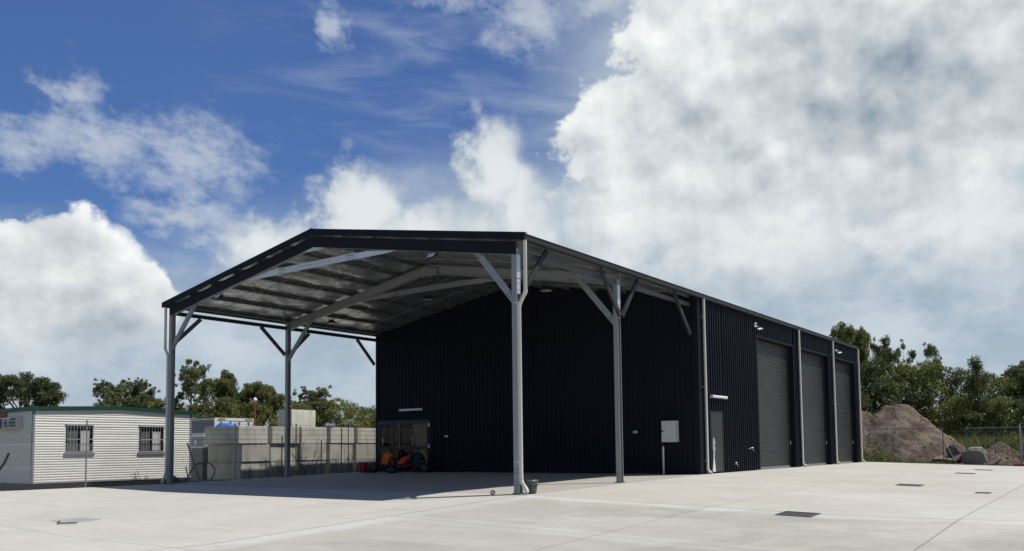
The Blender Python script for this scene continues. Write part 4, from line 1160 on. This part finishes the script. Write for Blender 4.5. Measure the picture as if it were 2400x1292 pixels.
def vnoise(x, y, s):
    v = 0; a = 1.
    for k in range(5):
        v += a*sin(x*s*1.1+k*2.3+1.7*sin(y*s*.9+k))*sin(y*s*1.2+k*1.1+1.3*sin(x*s*.8-k)); a *= .55; s *= 2.05
    return v
def heap(name, cx, cy, rx, ry, h, label, seed, ridge=None):
    t_h = lambda u: max(0., 1-u)**1.0
    n, m_ = 150, 120; mb = MB(); vs = []
    def hz(x, y):
        u = sqrt(((x-cx)/rx)**2+((y-cy)/ry)**2)
        u += .045*vnoise(x+seed, y, .6)
        v = h*max(0, min(1, (1.02-u)/.92))**.92 
        if ridge:
            u2 = sqrt(((x-ridge[0])/ridge[2])**2+((y-cy)/ry)**2)+.06*vnoise(x-seed, y, .7); v = max(v, ridge[1]*max(0, min(1, (1.02-u2)/.62)))
        return -.36 + v + (.07*vnoise(x, y, 1.5)+.03*vnoise(y, x, 4.3)+.022*vnoise(x+y, x-y, 11.))*min(1, v*2)
    X0, X1 = cx-rx*1.25-(4 if ridge else 0), cx+rx*1.25; Y0, Y1 = cy-ry*1.2, cy+ry*1.2
    for j in range(m_+1):
        for i in range(n+1):
            x = X0+(X1-X0)*i/n; y = Y0+(Y1-Y0)*j/m_; vs.append((x, y, hz(x, y)))
    mb.add(vs, [(j*(n+1)+i, j*(n+1)+i+1, (j+1)*(n+1)+i+1, (j+1)*(n+1)+i) for j in range(m_) for i in range(n)], 0, True)
    rr = random.Random(seed)
    for k in range(int(600*rx)):
        x = rr.uniform(X0, X1); y = rr.uniform(Y0, cy+ry*.3); z = hz(x, y)
        if z < -.30: continue
        s = .016+.06*rr.random()**3
        u = V((rr.gauss(0, 1), rr.gauss(0, 1), rr.gauss(0, 1))).normalized(); w_ = u.cross(V((rr.random(), rr.random(), -1))).normalized(); q_ = u.cross(w_); c = V((x, y, z+s*.25))
        a_, b_, d_ = s*rr.uniform(.7, 1.4), s*rr.uniform(.5, 1.), s*rr.uniform(.4, .8)
        mb.add([c+u*a_, c-u*a_*.9, c+w_*b_, c-w_*b_, c+q_*d_, c-q_*d_], [(0, 2, 4), (2, 1, 4), (1, 3, 4), (3, 0, 4), (2, 0, 5), (1, 2, 5), (3, 1, 5), (0, 3, 5)])
    tag(mb.build(name, M['spoil'], org=(cx, cy, -.36)), label, 'spoil heap', 'heaps of excavated spoil')
    return hz
heap('spoil_heap', -.2, 40.0, 4.7, 4.6, 3.66, 'tall purplish brown spoil heap behind the long fence panel', 3, (-3.4, 3.3, 4.))
heap('spoil_heap', 5.5, 37.5, 1.75, 2.2, 1.25, 'low spoil heap behind the fence at the right picture edge', 12)

def rock(loc, sx, sy, sz, mat, label, seed, rot=(0, 0, 0), group='boulders and rubble by the fence', n=16):
    rr = random.Random(seed); bm = bmesh.new()
    for k in range(n):
        d = V((rr.gauss(0, 1), rr.gauss(0, 1), rr.gauss(0, 1))).normalized(); bm.verts.new((d.x*sx*rr.uniform(.8, 1.1), d.y*sy*rr.uniform(.8, 1.1), d.z*sz*rr.uniform(.75, 1.1)))
    bmesh.ops.convex_hull(bm, input=bm.verts[:])
    for q in [v for v in bm.verts if not v.link_faces]: bm.verts.remove(q)
    bmesh.ops.bevel(bm, geom=bm.edges[:], offset=min(sx, sy, sz)*.07, segments=1, affect='EDGES')
    bmesh.ops.triangulate(bm, faces=bm.faces[:]); bmesh.ops.subdivide_edges(bm, edges=bm.edges[:], cuts=1, use_grid_fill=True)
    for q in bm.verts: q.co += q.co.normalized()*rr.uniform(-.035, .035)*min(sx, sz)
    T = Matrix.Translation(loc) @ (Matrix.Rotation(rot[2], 4, 'Z') @ Matrix.Rotation(rot[1], 4, 'Y') @ Matrix.Rotation(rot[0], 4, 'X'))
    mb = MB(); mb.frombm(bm, 0, False, T)
    tag(mb.build('boulder', mat, org=base_org(mb)), label, 'boulder', group)
bm = bmesh.new(); bmesh.ops.create_icosphere(bm, subdivisions=4, radius=1)
for q in bm.verts:
    c = q.co.copy(); k = lambda a, e: math.copysign(abs(a)**e, a)
    r_ = 1 + .05*vnoise(c.x*2+3, c.y*2+c.z*3, 1.4) + .02*vnoise(c.z*3, c.x*3, 3.)
    q.co = Vector((k(c.x, .62)*.58*(1-.16*c.z)*r_, k(c.y, .7)*.5*r_, k(c.z, .66)*.55*r_*(1+.10*c.x)))
mb = MB(); mb.frombm(bm, 0, False, Matrix.Translation((4.74, 33.9, .18)) @ Matrix.Rotation(.06, 4, 'Y'))
tag(mb.build('boulder', M['rubble'], org=(4.74, 33.9, -.36)), 'large pale rounded boulder behind the fence', 'boulder', 'boulders and rubble by the fence')
rock((3.66, 34.3, .46), .46, .36, .42, M['rock'], 'dark upright rubble lump on top of the pile left of the pale boulder', 6, (.3, .4, .1))
rock((3.95, 34.0, .10), .74, .45, .24, M['rock'], 'tilted dark rubble slab leaning on the pale boulder', 9, (0, -.6, .2))
rock((3.30, 34.1, .02), .66, .4, .30, M['rubble'], 'low grey rubble lump behind the slanting stay', 14, (0, .1, .1))
rock((2.75, 34.2, .0), .55, .3, .14, M['rock'], 'thin dark rubble slab at the foot of the tall spoil heap', 22, (0, -.5, .1))
rock((5.72, 33.7, -.06), .50, .35, .16, M['rock'], 'reddish dark rubble slab right of the pale boulder', 25, (0, -.45, 0))

# ---------------------------------------------------------------- vegetation
def leaf_quads(mb, c, rad, n, size, rr, flat=.8, mi=0):
    c = V(c)
    for i in range(n):
        d = V((rr.gauss(0, 1), rr.gauss(0, 1), rr.gauss(0, 1)))
        d = d.normalized()*rad*(rr.random()**.45); d.z *= flat
        p = c+d
        u = V((rr.gauss(0, 1), rr.gauss(0, 1), rr.gauss(0, .8)-.3)).normalized(); w = u.cross(V((rr.gauss(0, 1), rr.gauss(0, 1), rr.gauss(0, 1)))).normalized()
        l = size*rr.uniform(.7, 1.4); b = l*rr.uniform(.28, .5)
        mb.add([p-u*l*.5, p+w*b*.5, p+u*l*.5, p-w*b*.5], [(0, 1, 2, 3)], mi)
TREES = {}
def tree_mesh(kind, seed):
    """unit trees about 6 m tall, returned as (trunk MB, crown MB)"""
    rr = random.Random(seed); tr = MB(); cr = MB(); H = 6.
    tips = []
    def limb(p, d, l, r, depth, lift):
        pts = [p]; q = p
        for k in range(3):
            d = (d+V((rr.uniform(-.25, .25), rr.uniform(-.25, .25), lift))).normalized(); q = q+d*l/3; pts.append(q)
        tr.tube(pts, [r, r*.8, r*.6, r*.4], 5, 0, True, False)
        if depth == 0: tips.append(q); return
        for k in range(rr.randint(2, 3)):
            dd = (d+V((rr.uniform(-.9, .9), rr.uniform(-.9, .9), rr.uniform(-.2, .5)))).normalized()
            limb(pts[rr.choice((2, 3))], dd, l*rr.uniform(.5, .75), r*.5, depth-1, lift)
    if kind in ('gum', 'spindly', 'broad'):
        top = {'gum': .80, 'spindly': .86, 'broad': .62}[kind]
        sway = V((rr.uniform(-.5, .5), rr.uniform(-.5, .5), 0))
        axis = [V((0, 0, 0)), V((0, 0, H*.3))+sway*.3, V((0, 0, H*.55))+sway, V((0, 0, H*top))+sway*1.3]
        r0 = {'gum': .10, 'spindly': .06, 'broad': .15}[kind]
        tr.tube(axis, [r0, r0*.8, r0*.6, r0*.3], 7, 0, True, False)
        nl = {'gum': 12, 'spindly': 7, 'broad': 17}[kind]
        for k in range(nl):
            f = (.35 if kind != 'broad' else .22) + .6*k/nl
            p = axis[1].lerp(axis[2], min(1, f*1.6)) if f < .6 else axis[2].lerp(axis[3], (f-.6)/.4)
            a = k*2.4+rr.uniform(-.4, .4); up = rr.uniform(.35, .9)
            limb(p, V((cos(a), sin(a), up)).normalized(), {'gum': 1.25, 'spindly': 1.0, 'broad': 1.9}[kind]*(1.1-.4*f), r0*.42, 1, .12)
        tips.append(axis[3]+V((0, 0, .3)))
        sz = {'gum': .15, 'spindly': .13, 'broad': .15}[kind]
        for q in tips:
            rad = {'gum': rr.uniform(.20, .44), 'spindly': rr.uniform(.24, .40), 'broad': rr.uniform(.28, .55)}[kind]
            leaf_quads(cr, q+V((0, 0, .1)), rad, int(250*rad*rad/.16)+20, sz, rr, .62)
            for s in range(3 if kind != 'spindly' else 2):
                o_ = V((rr.uniform(-.6, .6), rr.uniform(-.6, .6), rr.uniform(-.45, .4)))
                leaf_quads(cr, q+o_, rad*rr.uniform(.4, .7), 38, sz*.9, rr, .65)
                tr.tube([q+V((0, 0, -.2)), q+o_], [.012, .006], 3, 0, True, False)
    elif kind in ('bushy', 'wattle'):
        tr.tube([(0, 0, 0), (.1, 0, 2.), (.0, .1, 3.8)], [.12, .09, .05], 7, 0, True, False)
        ph = [rr.uniform(0, 6.3) for _ in range(6)]
        nc = 190
        for k in range(nc):
            z = (k+.5)/nc; a = rr.uniform(0, 2*pi)
            prof = (sin(pi*min(1, .12+z*.80))**.6)
            R_ = 2.35*prof*(1+.22*sin(3*a+ph[0]+z*4)+.16*sin(5*a+ph[1]-z*7))
            rad_ = R_*(rr.random()**.35)
            c = (cos(a)*rad_, sin(a)*rad_, .25+z*5.45+rr.uniform(-.2, .2))
            leaf_quads(cr, c, rr.uniform(.28, .58), 52, .17 if kind == 'bushy' else .20, rr, .75)
            if k % 9 == 0: tr.tube([(0, 0, max(.3, c[2]*.55)), (c[0]*.5, c[1]*.5, c[2]*.8), c], [.035, .025, .012], 4, 0, True, False)
        for k in range(26):
            a = rr.uniform(0, 2*pi); rad_ = rr.uniform(0, 1.5)
            leaf_quads(cr, (cos(a)*rad_, sin(a)*rad_, 5.5+rr.uniform(-.3, .65)-rad_*.3), rr.uniform(.14, .30), 26, .17, rr, .9)
    elif kind == 'conical':
        tr.tube([(0, 0, 0), (0, 0, 3), (0, 0, 5.7)], [.12, .08, .02], 7, 0, True, False)
        for k in range(120):
            z = rr.random()**.8; a = rr.uniform(0, 2*pi); rad_ = (1.35*(1-z)**.7+.12)*(rr.random()**.4)*(1+.25*sin(a*3+z*9))
            leaf_quads(cr, (cos(a)*rad_, sin(a)*rad_, .9+z*4.9), rr.uniform(.2, .42), 42, .15, rr, .8)
    return tr, cr
def get_tree(kind, seed, leaf):
    key = (kind, seed, leaf)
    if key not in TREES:
        tr, cr = tree_mesh(kind, seed)
        root = thing('tree', '', 'tree', (0, 0, 0))
        tr.build('trunk', M['bark'] if kind in ('gum', 'spindly') else M['bark_dark'], root); cr.build('crown', M[leaf], root)
        TREES[key] = [root, False, max(q[2] for q in cr.v)]
    ent = TREES[key]
    if not ent[1]: ent[1] = True; return ent[0], ent[2]
    return copy_tree(ent[0]), ent[2]
def tree(name, x, y, top, width, kind, seed, leaf, label, group, rz=0., zb=-.36):
    o, hh = get_tree(kind, seed, leaf); o.name = name
    base_w = {'gum': 3.6, 'spindly': 2.8, 'broad': 5.2, 'bushy': 4.9, 'wattle': 4.9, 'conical': 2.9}[kind]
    s = (top-zb)/(hh-.12); sw = width/base_w
    o.location = (x, y, zb); o.rotation_euler = (0, 0, rz); o.scale = (sw, sw, s)
    tag(o, label, 'tree', group)
    return o
GL = 'trees beyond the left yard'
L_ = [
 (-45.1, 8.8, 6.15, 4.8, 'broad', 1, 'leaf_dark', 'broad dark tree behind the site cabin at the left picture edge', .3),
 (-46.6, 5.6, 5.4, 4.0, 'broad', 2, 'leaf_dark', 'broad dark tree cut by the left picture edge', 1.3),
 (-46.3, 15.4, 6.1, 3.4, 'gum', 3, 'leaf_gum', 'thin open gum tree above the middle of the cabin roof', 2.1),
 (-45.6, 17.1, 6.1, 2.9, 'gum', 4, 'leaf_gum', 'open gum tree just left of the rear left corner column', .7),
 (-40.3, 17.6, 7.25, 3.0, 'gum', 5, 'leaf_gum', 'tallest open gum tree just right of the front left column', 1.9),
 (-41.1, 20.0, 6.75, 3.2, 'broad', 6, 'leaf_wattle', 'dense tall tree right of the tallest gum', .2),
 (-43.2, 22.7, 5.9, 2.6, 'gum', 3, 'leaf_wattle', 'small rounded tree above the shipping container', 4.0),
 (-39.6, 22.7, 5.9, 3.8, 'broad', 7, 'leaf_wattle', 'dense dark domed tree behind the red pole', 1.1),
 (-42.0, 25.2, 5.6, 2.2, 'spindly', 8, 'leaf_gum', 'thin wispy tree left of the rear left column', 2.2),
 (-40.3, 28.4, 6.05, 3.2, 'gum', 9, 'leaf_gum', 'wispy tree with separate tufts above the block wall', 3.1),
 (-41.9, 27.0, 5.7, 2.0, 'spindly', 8, 'leaf_gum', 'second wispy tuft tree beside the tufted one', 5.2),
]
for x, y, tp, wd, kd, sd_, lf, lb, rz in L_: tree('tree', x, y, tp, wd, kd, sd_, lf, lb, GL, rz)
B_ = [(-44.0, 13.5, 4.3, 4.6), (-44.5, 16.2, 5.0, 4.6), (-42.3, 16.9, 4.7, 4.2), (-39.5, 17.3, 4.3, 3.8), (-38.9, 18.9, 4.7, 4.0), (-40.0, 20.6, 5.0, 4.2), (-38.2, 21.2, 4.5, 3.6), (-38.6, 23.6, 4.7, 3.8), (-38.9, 25.6, 4.6, 4.2), (-39.4, 27.7, 5.0, 4.6), (-37.2, 28.2, 4.9, 4.2), (-38.9, 31.4, 4.5, 3.6), (-40.6, 35.0, 4.7, 4.6), (-38.4, 33.6, 3.9, 3.8), (-43.5, 30.5, 5.2, 5.0)]
BL = ['behind the left cabin window', 'behind the roof between the cabin windows', 'behind the right cabin window', 'behind the front left column', 'right of the front left column', 'over the left end of the container', 'over the container doors', 'right of the red pole', 'behind the rear left column', 'over the tall pale block', 'right of the tall pale block', 'left of the shed wall edge', 'at the shed wall edge, farther back', 'at the shed wall edge, lower and nearer', 'in the second row over the tall pale block']
for i, (x, y, tp, wd) in enumerate(B_):
    tree('bush_tree', x, y, tp, wd, ('bushy', 'wattle')[i % 2], 20+i % 3, ('leaf_wattle', 'leaf_dark', 'leaf_yel', 'leaf_wattle')[i % 4], 'dense low bushy tree ' + BL[i], 'bushy trees beyond the left yard', i*1.7)
GR = 'trees beyond the spoil heaps'
R_ = [
 (-4.5, 47.5, 9.75, 3.4, 'broad', 1, 'leaf_wattle', 'tall leafy tree rising over the far gutter end', .9),
 (-4.0, 50.5, 9.4, 4.4, 'broad', 2, 'leaf_gum', 'tall open tree right of the far shed corner', 2.2),
 (-2.1, 54.3, 8.9, 2.0, 'spindly', 8, 'leaf_gum', 'left of the two thin small headed trees over the heap', 1.0),
 (-.7, 54.7, 8.6, 2.4, 'spindly', 10, 'leaf_gum', 'right of the two thin small headed trees over the heap', 3.0),
 (3.77, 43.4, 6.35, 2.4, 'conical', 1, 'leaf_dark', 'dark narrow pointed tree above the boulders', 0.),
 (5.9, 47.6, 6.2, 4.2, 'broad', 7, 'leaf_gum', 'spreading pale tree at the right picture edge', 2.),
]
for x, y, tp, wd, kd, sd_, lf, lb, rz in R_: tree('tree', x, y, tp, wd, kd, sd_, lf, lb, GR, rz)
C_ = [(-7.2, 46., 7.2, 5.0, 1), (-5.0, 46.2, 6.9, 4.4, 0), (-3.0, 46.2, 7.0, 4.2, 1), (-1.2, 46.8, 6.7, 4.6, 0), (.6, 46.4, 6.6, 4.2, 1), (2.2, 46.4, 5.9, 4.0, 0), (5.2, 45.6, 5.2, 4.0, 1), (7.0, 46.2, 5.9, 4.2, 0), (9.0, 46.5, 6.0, 4.6, 1), (-4.0, 43.8, 5.2, 3.8, 0), (-2.0, 45.2, 5.4, 3.6, 1), (3.6, 46.8, 5.6, 4.0, 1), (11.2, 47, 6.0, 4.6, 0), (2.6, 43.6, 4.0, 3.2, 0), (4.9, 43.2, 3.8, 3.0, 1), (6.8, 43.4, 3.9, 3.2, 0), (8.8, 44., 4.1, 3.4, 1)]
CL = ['behind the far shed corner, partly hidden', 'just right of the far downpipe', 'left behind the peak of the tall heap', 'over the peak of the tall heap', 'right behind the peak of the tall heap', 'between tall heap and pointed tree', 'right of the pointed tree', 'over the low heap at the right edge', 'past the right picture edge', 'low beside the far downpipe', 'low behind the left shoulder of the tall heap', 'straight behind the pointed tree', 'farthest past the right picture edge', 'low and close left of the pointed tree', 'low and close right of the pointed tree', 'low behind the thick fence post', 'low past the right picture edge']
for i, (x, y, tp, wd, k) in enumerate(C_):
    tree('bush_tree', x, y, tp, wd, ('bushy', 'wattle')[k], 20+i % 3, ('leaf_dark', 'leaf_wattle', 'leaf_dark', 'leaf_yel', 'leaf_wattle')[i % 5], 'dense bushy tree ' + CL[i], 'bushy trees behind the spoil heaps', i*2.1)
# low green shrubs
def shrub(x, y, h, w, seed, label, leaf='leaf_yel'):
    rr = random.Random(seed); t = thing('shrub', label, 'shrub', (x, y, -.36), 0, 'green shrubs by the far fence')
    mb = MB()
    for k in range(34):
        a = rr.uniform(0, 2*pi); r = w*.5*rr.random()**.5; z = h*rr.random()*(1-.5*(r/(w*.5))**2)
        leaf_quads(mb, (x+cos(a)*r, y+sin(a)*r, -.3+z), .20, 40, .10, rr, .9)
    mb.build('foliage', M[leaf], t)
    mb = MB()
    for k in range(5): mb.tube([(x, y, -.36), (x+rr.uniform(-.3, .3)*w, y+rr.uniform(-.3, .3)*w, -.36+h*.8)], [.015, .006], 4)
    mb.build('stem', M['bark_dark'], t)
shrub(-.55, 34.6, 1.9, 1.5, 1, 'leafy green shrub right beside the far downpipe')
shrub(.1, 34.4, 1.0, 1.1, 2, 'lower green shrub at the left foot of the tall heap')
shrub(2.4, 42.6, 2.6, 2.2, 3, 'bright green shrub on the right shoulder of the tall heap')
shrub(3.2, 41.6, 1.7, 1.8, 4, 'green shrub between the tall heap and the boulders', 'leaf_wattle')
shrub(4.3, 40.4, 1.8, 2.0, 6, 'bright shrub behind the pale boulder')
shrub(5.9, 40.8, 1.9, 2.2, 7, 'bright shrub behind the low heap')
shrub(-2.2, 38.5, 3.3, 1.0, 5, 'sparse green growth on the left shoulder of the tall heap', 'leaf_gum')
# grass
def grass(name, regions, label):
    rr = random.Random(31); mb = MB()
    for x0, x1, y0, y1, n, h in regions:
        for i in range(n):
            x, y = rr.uniform(x0, x1), rr.uniform(y0, y1); hh = h*rr.uniform(.4, 1.1); a = rr.uniform(0, 6.3); w = .012+.012*rr.random()
            b = V((x, y, -.34)); d = V((cos(a), sin(a), 0)); e = V((rr.gauss(0, .25), rr.gauss(0, .25), 1)).normalized()*hh
            mb.add([b-d*w, b+d*w, b+e*.6+d*w*.7, b+e+V((rr.gauss(0, .1), rr.gauss(0, .1), -.05))*hh, b+e*.6-d*w*.7], [(0, 1, 2, 3, 4)])
    o = mb.build(name, M['grass'], org=(0, 33, -.34))
    tag(o, label, 'grass', None, 'stuff')
grass('grass', [(-3, 3.6, 31.5, 34.2, 3600, .38), (3.0, 11, 31.5, 33., 700, .16), (2.5, 12, 39.5, 43.5, 9000, 2.0), (-2, 1., 33.5, 35.5, 900, .7), (4, 12, 36.5, 39.5, 2500, 1.0)], 'green and straw coloured grass growing around fence and heaps')
mb = MB(); rr = random.Random(77)
for i in range(2500):
    y = rr.uniform(3.4, 12.5); x = rr.uniform(-16.6, -15.3); hh = rr.uniform(.04, .16); a = rr.uniform(0, 6.3); d = V((cos(a), sin(a), 0)); b = V((x, y, -.34)); e = V((rr.gauss(0, .3), rr.gauss(0, .3), 1))*hh
    mb.add([b-d*.01, b+d*.01, b+e], [(0, 1, 2)])
tag(mb.build('grass', M['drystem'], org=(-16, 3, -.34)), 'short dry grass in the strip between slab and blocks', 'grass', None, 'stuff')

# ---------------------------------------------------------------- sky and sun
SUN = V((.43, .335, 1.)).normalized()
el = math.asin(SUN.z); rot = -math.atan2(SUN.x, SUN.y)
w = bpy.data.worlds.new('World'); SC.world = w; w.use_nodes = True
nt = NT(w.node_tree); w.node_tree.nodes.clear()
out = nt.new('ShaderNodeOutputWorld'); bg = nt.new('ShaderNodeBackground'); nt.l.new(bg.outputs[0], out.inputs[0])
STR = .10; bg.inputs[1].default_value = STR
sky = nt.new('ShaderNodeTexSky', sky_type='NISHITA'); sky.sun_disc = False; sky.sun_elevation = el; sky.sun_rotation = rot
sky.air_density = 1.; sky.dust_density = .3; sky.ozone_density = 2.
dvec = nt.new('ShaderNodeTexCoord').outputs['Generated']
dx, dy, dz = nt.sep(dvec)
DEG = 180/pi
az = nt.math('ARCTAN2', dx, dy)*DEG               # degrees clockwise from +y
ele = nt.math('ARCSINE', nt.math('MINIMUM', dz.max(-1.), 1.))*DEG
# cloud coordinates, in units of ten degrees
px, py = az*.094, ele*.1
P0 = nt.xyz(px, py, 0.)
off = lambda a, b: nt.vmath('ADD', P0, (a, b, 0.))
wa = nt.noise(P0, 1.3, 3., .55); wb = nt.noise(off(7.3, 2.1), 1.3, 3., .55)
fa = nt.noise(P0, 6., 9., .60); fb = nt.noise(off(3.3, 9.1), 6., 9., .60)
azw = az + (wa-.5)*6.5 + (fa-.5)*3.4
elw = ele + (wb-.5)*4.5 + (fb-.5)*3.0
def blob(a, e, ra, re):
    u = (azw-a)*(1/ra); v = (elw-e)*(1/re)
    return 1. - nt.math('SQRT', u*u + v*v)
def blobs(lst):
    r = None
    for q in lst:
        b = blob(*q); r = b if r is None else r.max(b)
    return r
view = nt.ss(-110., -80., az)*nt.ss(40., 12., az)       # the cloudy quarter of the sky
cum = blobs([(-63.6, 9.6, 5.2, 5.3), (-60.6, 8.8, 3.6, 3.4), (-68.5, 9.5, 4., 4.6),
             (-12., 23.5, 16.5, 9.0), (-26., 20.6, 7.6, 4.0), (-22.5, 25.6, 6.6, 6.0), (-17., 17., 14., 5.0), (-2., 24., 14., 9.)])
bil = nt.noise(P0, 3.0, 9., .54)
cd = cum + (bil-.5)*.42
cmask = nt.ss(.0, .17, cd + (fa-.5)*.16)
soft = blobs([(-37.4, 17.8, 3.3, 6.0), (-40.5, 13.0, 5., 4.0), (-46.6, 15.2, 3.6, 4.6), (-51.5, 13.2, 4.6, 3.0), (-44.2, 12.8, 3.4, 3.), (-28, 15.5, 8, 5.), (-35.2, 15.6, 3.6, 4.6), (-20., 12.5, 9., 4.5), (-9., 13., 8., 4.)])
smask = nt.ss(.0, .42, soft + (bil-.5)*1.0)*.92*nt.ss(6.5, 12.5, ele + (wa-.5)*6.)
# thin high streaks and torn wisps
st = nt.noise(nt.xyz(px*.55 + py*.25, py*2.3, 0.), 2.2, 9., .62, .5)
wisp = blobs([(-62.5, 18.6, 4.6, 2.4), (-57.5, 18.4, 4.4, 2.6), (-66.5, 17.8, 3.2, 1.8), (-57.5, 14.9, 3.8, 1.3), (-54., 14.3, 4., 1.3), (-48.6, 26.8, 1.3, 1.7), (-41., 28.6, 3.0, 1.2), (-34.5, 27.6, 3.4, 2.4), (-64, 21.0, 1.8, 1.6), (-29.5, 28.6, 2., 1.)])
wn = nt.noise(nt.xyz(px*.8 + py*.35, py*1.15, 0.), 6.5, 9., .66)
wm = nt.ss(-.30, 1.0, wisp*.9 + (wn-.5)*2.3 + (fa-.5)*.5)*.72*nt.ss(-.5, .1, wisp)
cir = nt.ss(.40, .80, st)*nt.ss(-60., -44., az)*.46*view
# pale veil over the lower sky, rising to the right
veil = nt.ss(3.5, -4., ele - 11.8 - nt.ss(-62., -34., az)*6.5 + (wa-.5)*5. + (st-.5)*5.)*.94
veil = veil.max(nt.ss(-38., -22., az + (wb-.5)*9.)*.9)*view
veil = veil.max((1.-view)*(nt.ss(50., 5., ele)*.26 + .05)).max(nt.ss(16., 0., ele)*.35)
skyc = nt.mix(1., sky.outputs[0], (.30, .42, .64, 1), 'MULTIPLY')
K = 1/STR
lowshade = nt.noise(nt.xyz(px, py*1.25, 0.), 2.0, 8., .60)
vf = (nt.ss(.38, .64, lowshade*.82 + st*.18) + nt.ss(16., 22., ele)*.25).clamp()
veilc = nt.mix(vf, (.385*K, .475*K, .56*K, 1), (.60*K, .67*K, .73*K, 1))
c = nt.mix(cir, skyc, (.44*K, .52*K, .64*K, 1))
c = nt.mix(wm, c, (.58*K, .64*K, .71*K, 1))
c = nt.mix(veil, c, veilc)
# cumulus shading: lit from the sun side, grey in the thick parts
s1 = nt.noise(P0, 3.0, 8., .55); s2 = nt.noise(off(.045, .10), 3.0, 8., .55)
t1 = nt.noise(P0, 1.2, 5., .5); t2 = nt.noise(off(.10, .22), 1.2, 5., .5)
lg = nt.noise(P0, 1.05, 5., .55)
relief = (s1-s2)*1.05 + (t1-t2)*1.5
thick = nt.ss(.06, .62, cd)
def sblob(a, e, ra, re):
    u = (az-a+(wa-.5)*9.)*(1/ra); v = (ele-e+(wb-.5)*5.)*(1/re)
    return nt.ss(1.1, .0, nt.math('SQRT', u*u + v*v))
gre = sblob(-8.5, 21.6, 11., 4.6).max(sblob(-18.5, 20.8, 8., 3.4)*.8).max(sblob(-6., 17.4, 9., 3.4)*.8).max(sblob(-19., 15.6, 6., 2.4)*.55).max(sblob(-62.5, 7.6, 7., 3.0)*.28)
lum = .80 + relief*.62 + (bil-.5)*.12 - gre*thick*(.31 + (lg-.5)*.25 + (bil-.5)*.12) - thick*nt.ss(.40, .66, lg)*.12
lum = lum.max(.30).min(.97)
cc = nt.xyz((lum*1.06-.085)*K, (lum*.985+.010)*K, (lum*.84+.135)*K)
c = nt.mix(smask*view, c, nt.mix(nt.ss(.05, .85, soft + relief*.9), (.47*K, .545*K, .61*K, 1), (.80*K, .83*K, .85*K, 1)))
# cumulus bases dissolve into the veil
base = 7.4 + nt.ss(-52., -34., az)*7.6
cfade = nt.ss(-4.5, 2.5, ele - base + (wb-.5)*6.)
c = nt.mix(cmask*cfade*view, c, cc)
c = nt.mix(nt.ss(8., 1., ele + (wb-.5)*4.)*.7*view, c, (.46*K, .55*K, .635*K, 1))
nt.put(bg.inputs[0], c)

sl = bpy.data.lights.new('sun', 'SUN'); sl.energy = 4.6; sl.angle = radians(.53); sl.color = (1., .955, .89)
so = bpy.data.objects.new('sun', sl); COL.objects.link(so)
so.rotation_euler = SUN.to_track_quat('Z', 'Y').to_euler(); so.location = (20, 20, 40)

# ---------------------------------------------------------------- camera
F, CYP = 1991.98, 920.04
yaw, pit, rol = radians(36.2179), radians(3.7571), radians(-.6352)
fw = V((-sin(yaw)*cos(pit), cos(yaw)*cos(pit), sin(pit)))
rt = fw.cross(V((0, 0, 1))).normalized(); up = rt.cross(fw)
rt2 = rt*cos(rol) + up*sin(rol); up2 = up*cos(rol) - rt*sin(rol)
cd_ = bpy.data.cameras.new('camera'); co = bpy.data.objects.new('camera', cd_); COL.objects.link(co)
co.matrix_world = Matrix(((rt2.x, up2.x, -fw.x, 11.6009), (rt2.y, up2.y, -fw.y, -16.3064), (rt2.z, up2.z, -fw.z, .9287), (0, 0, 0, 1)))
cd_.sensor_width = 36; cd_.lens = F/2400*36; cd_.shift_y = (CYP-646)/2400; cd_.shift_x = 0
cd_.clip_end = 3000
SC.camera = co
vs_ = SC.view_settings; vs_.view_transform = 'Standard'; vs_.look = 'None'; vs_.exposure = 0; vs_.gamma = 1
SC.cycles.max_bounces = 8
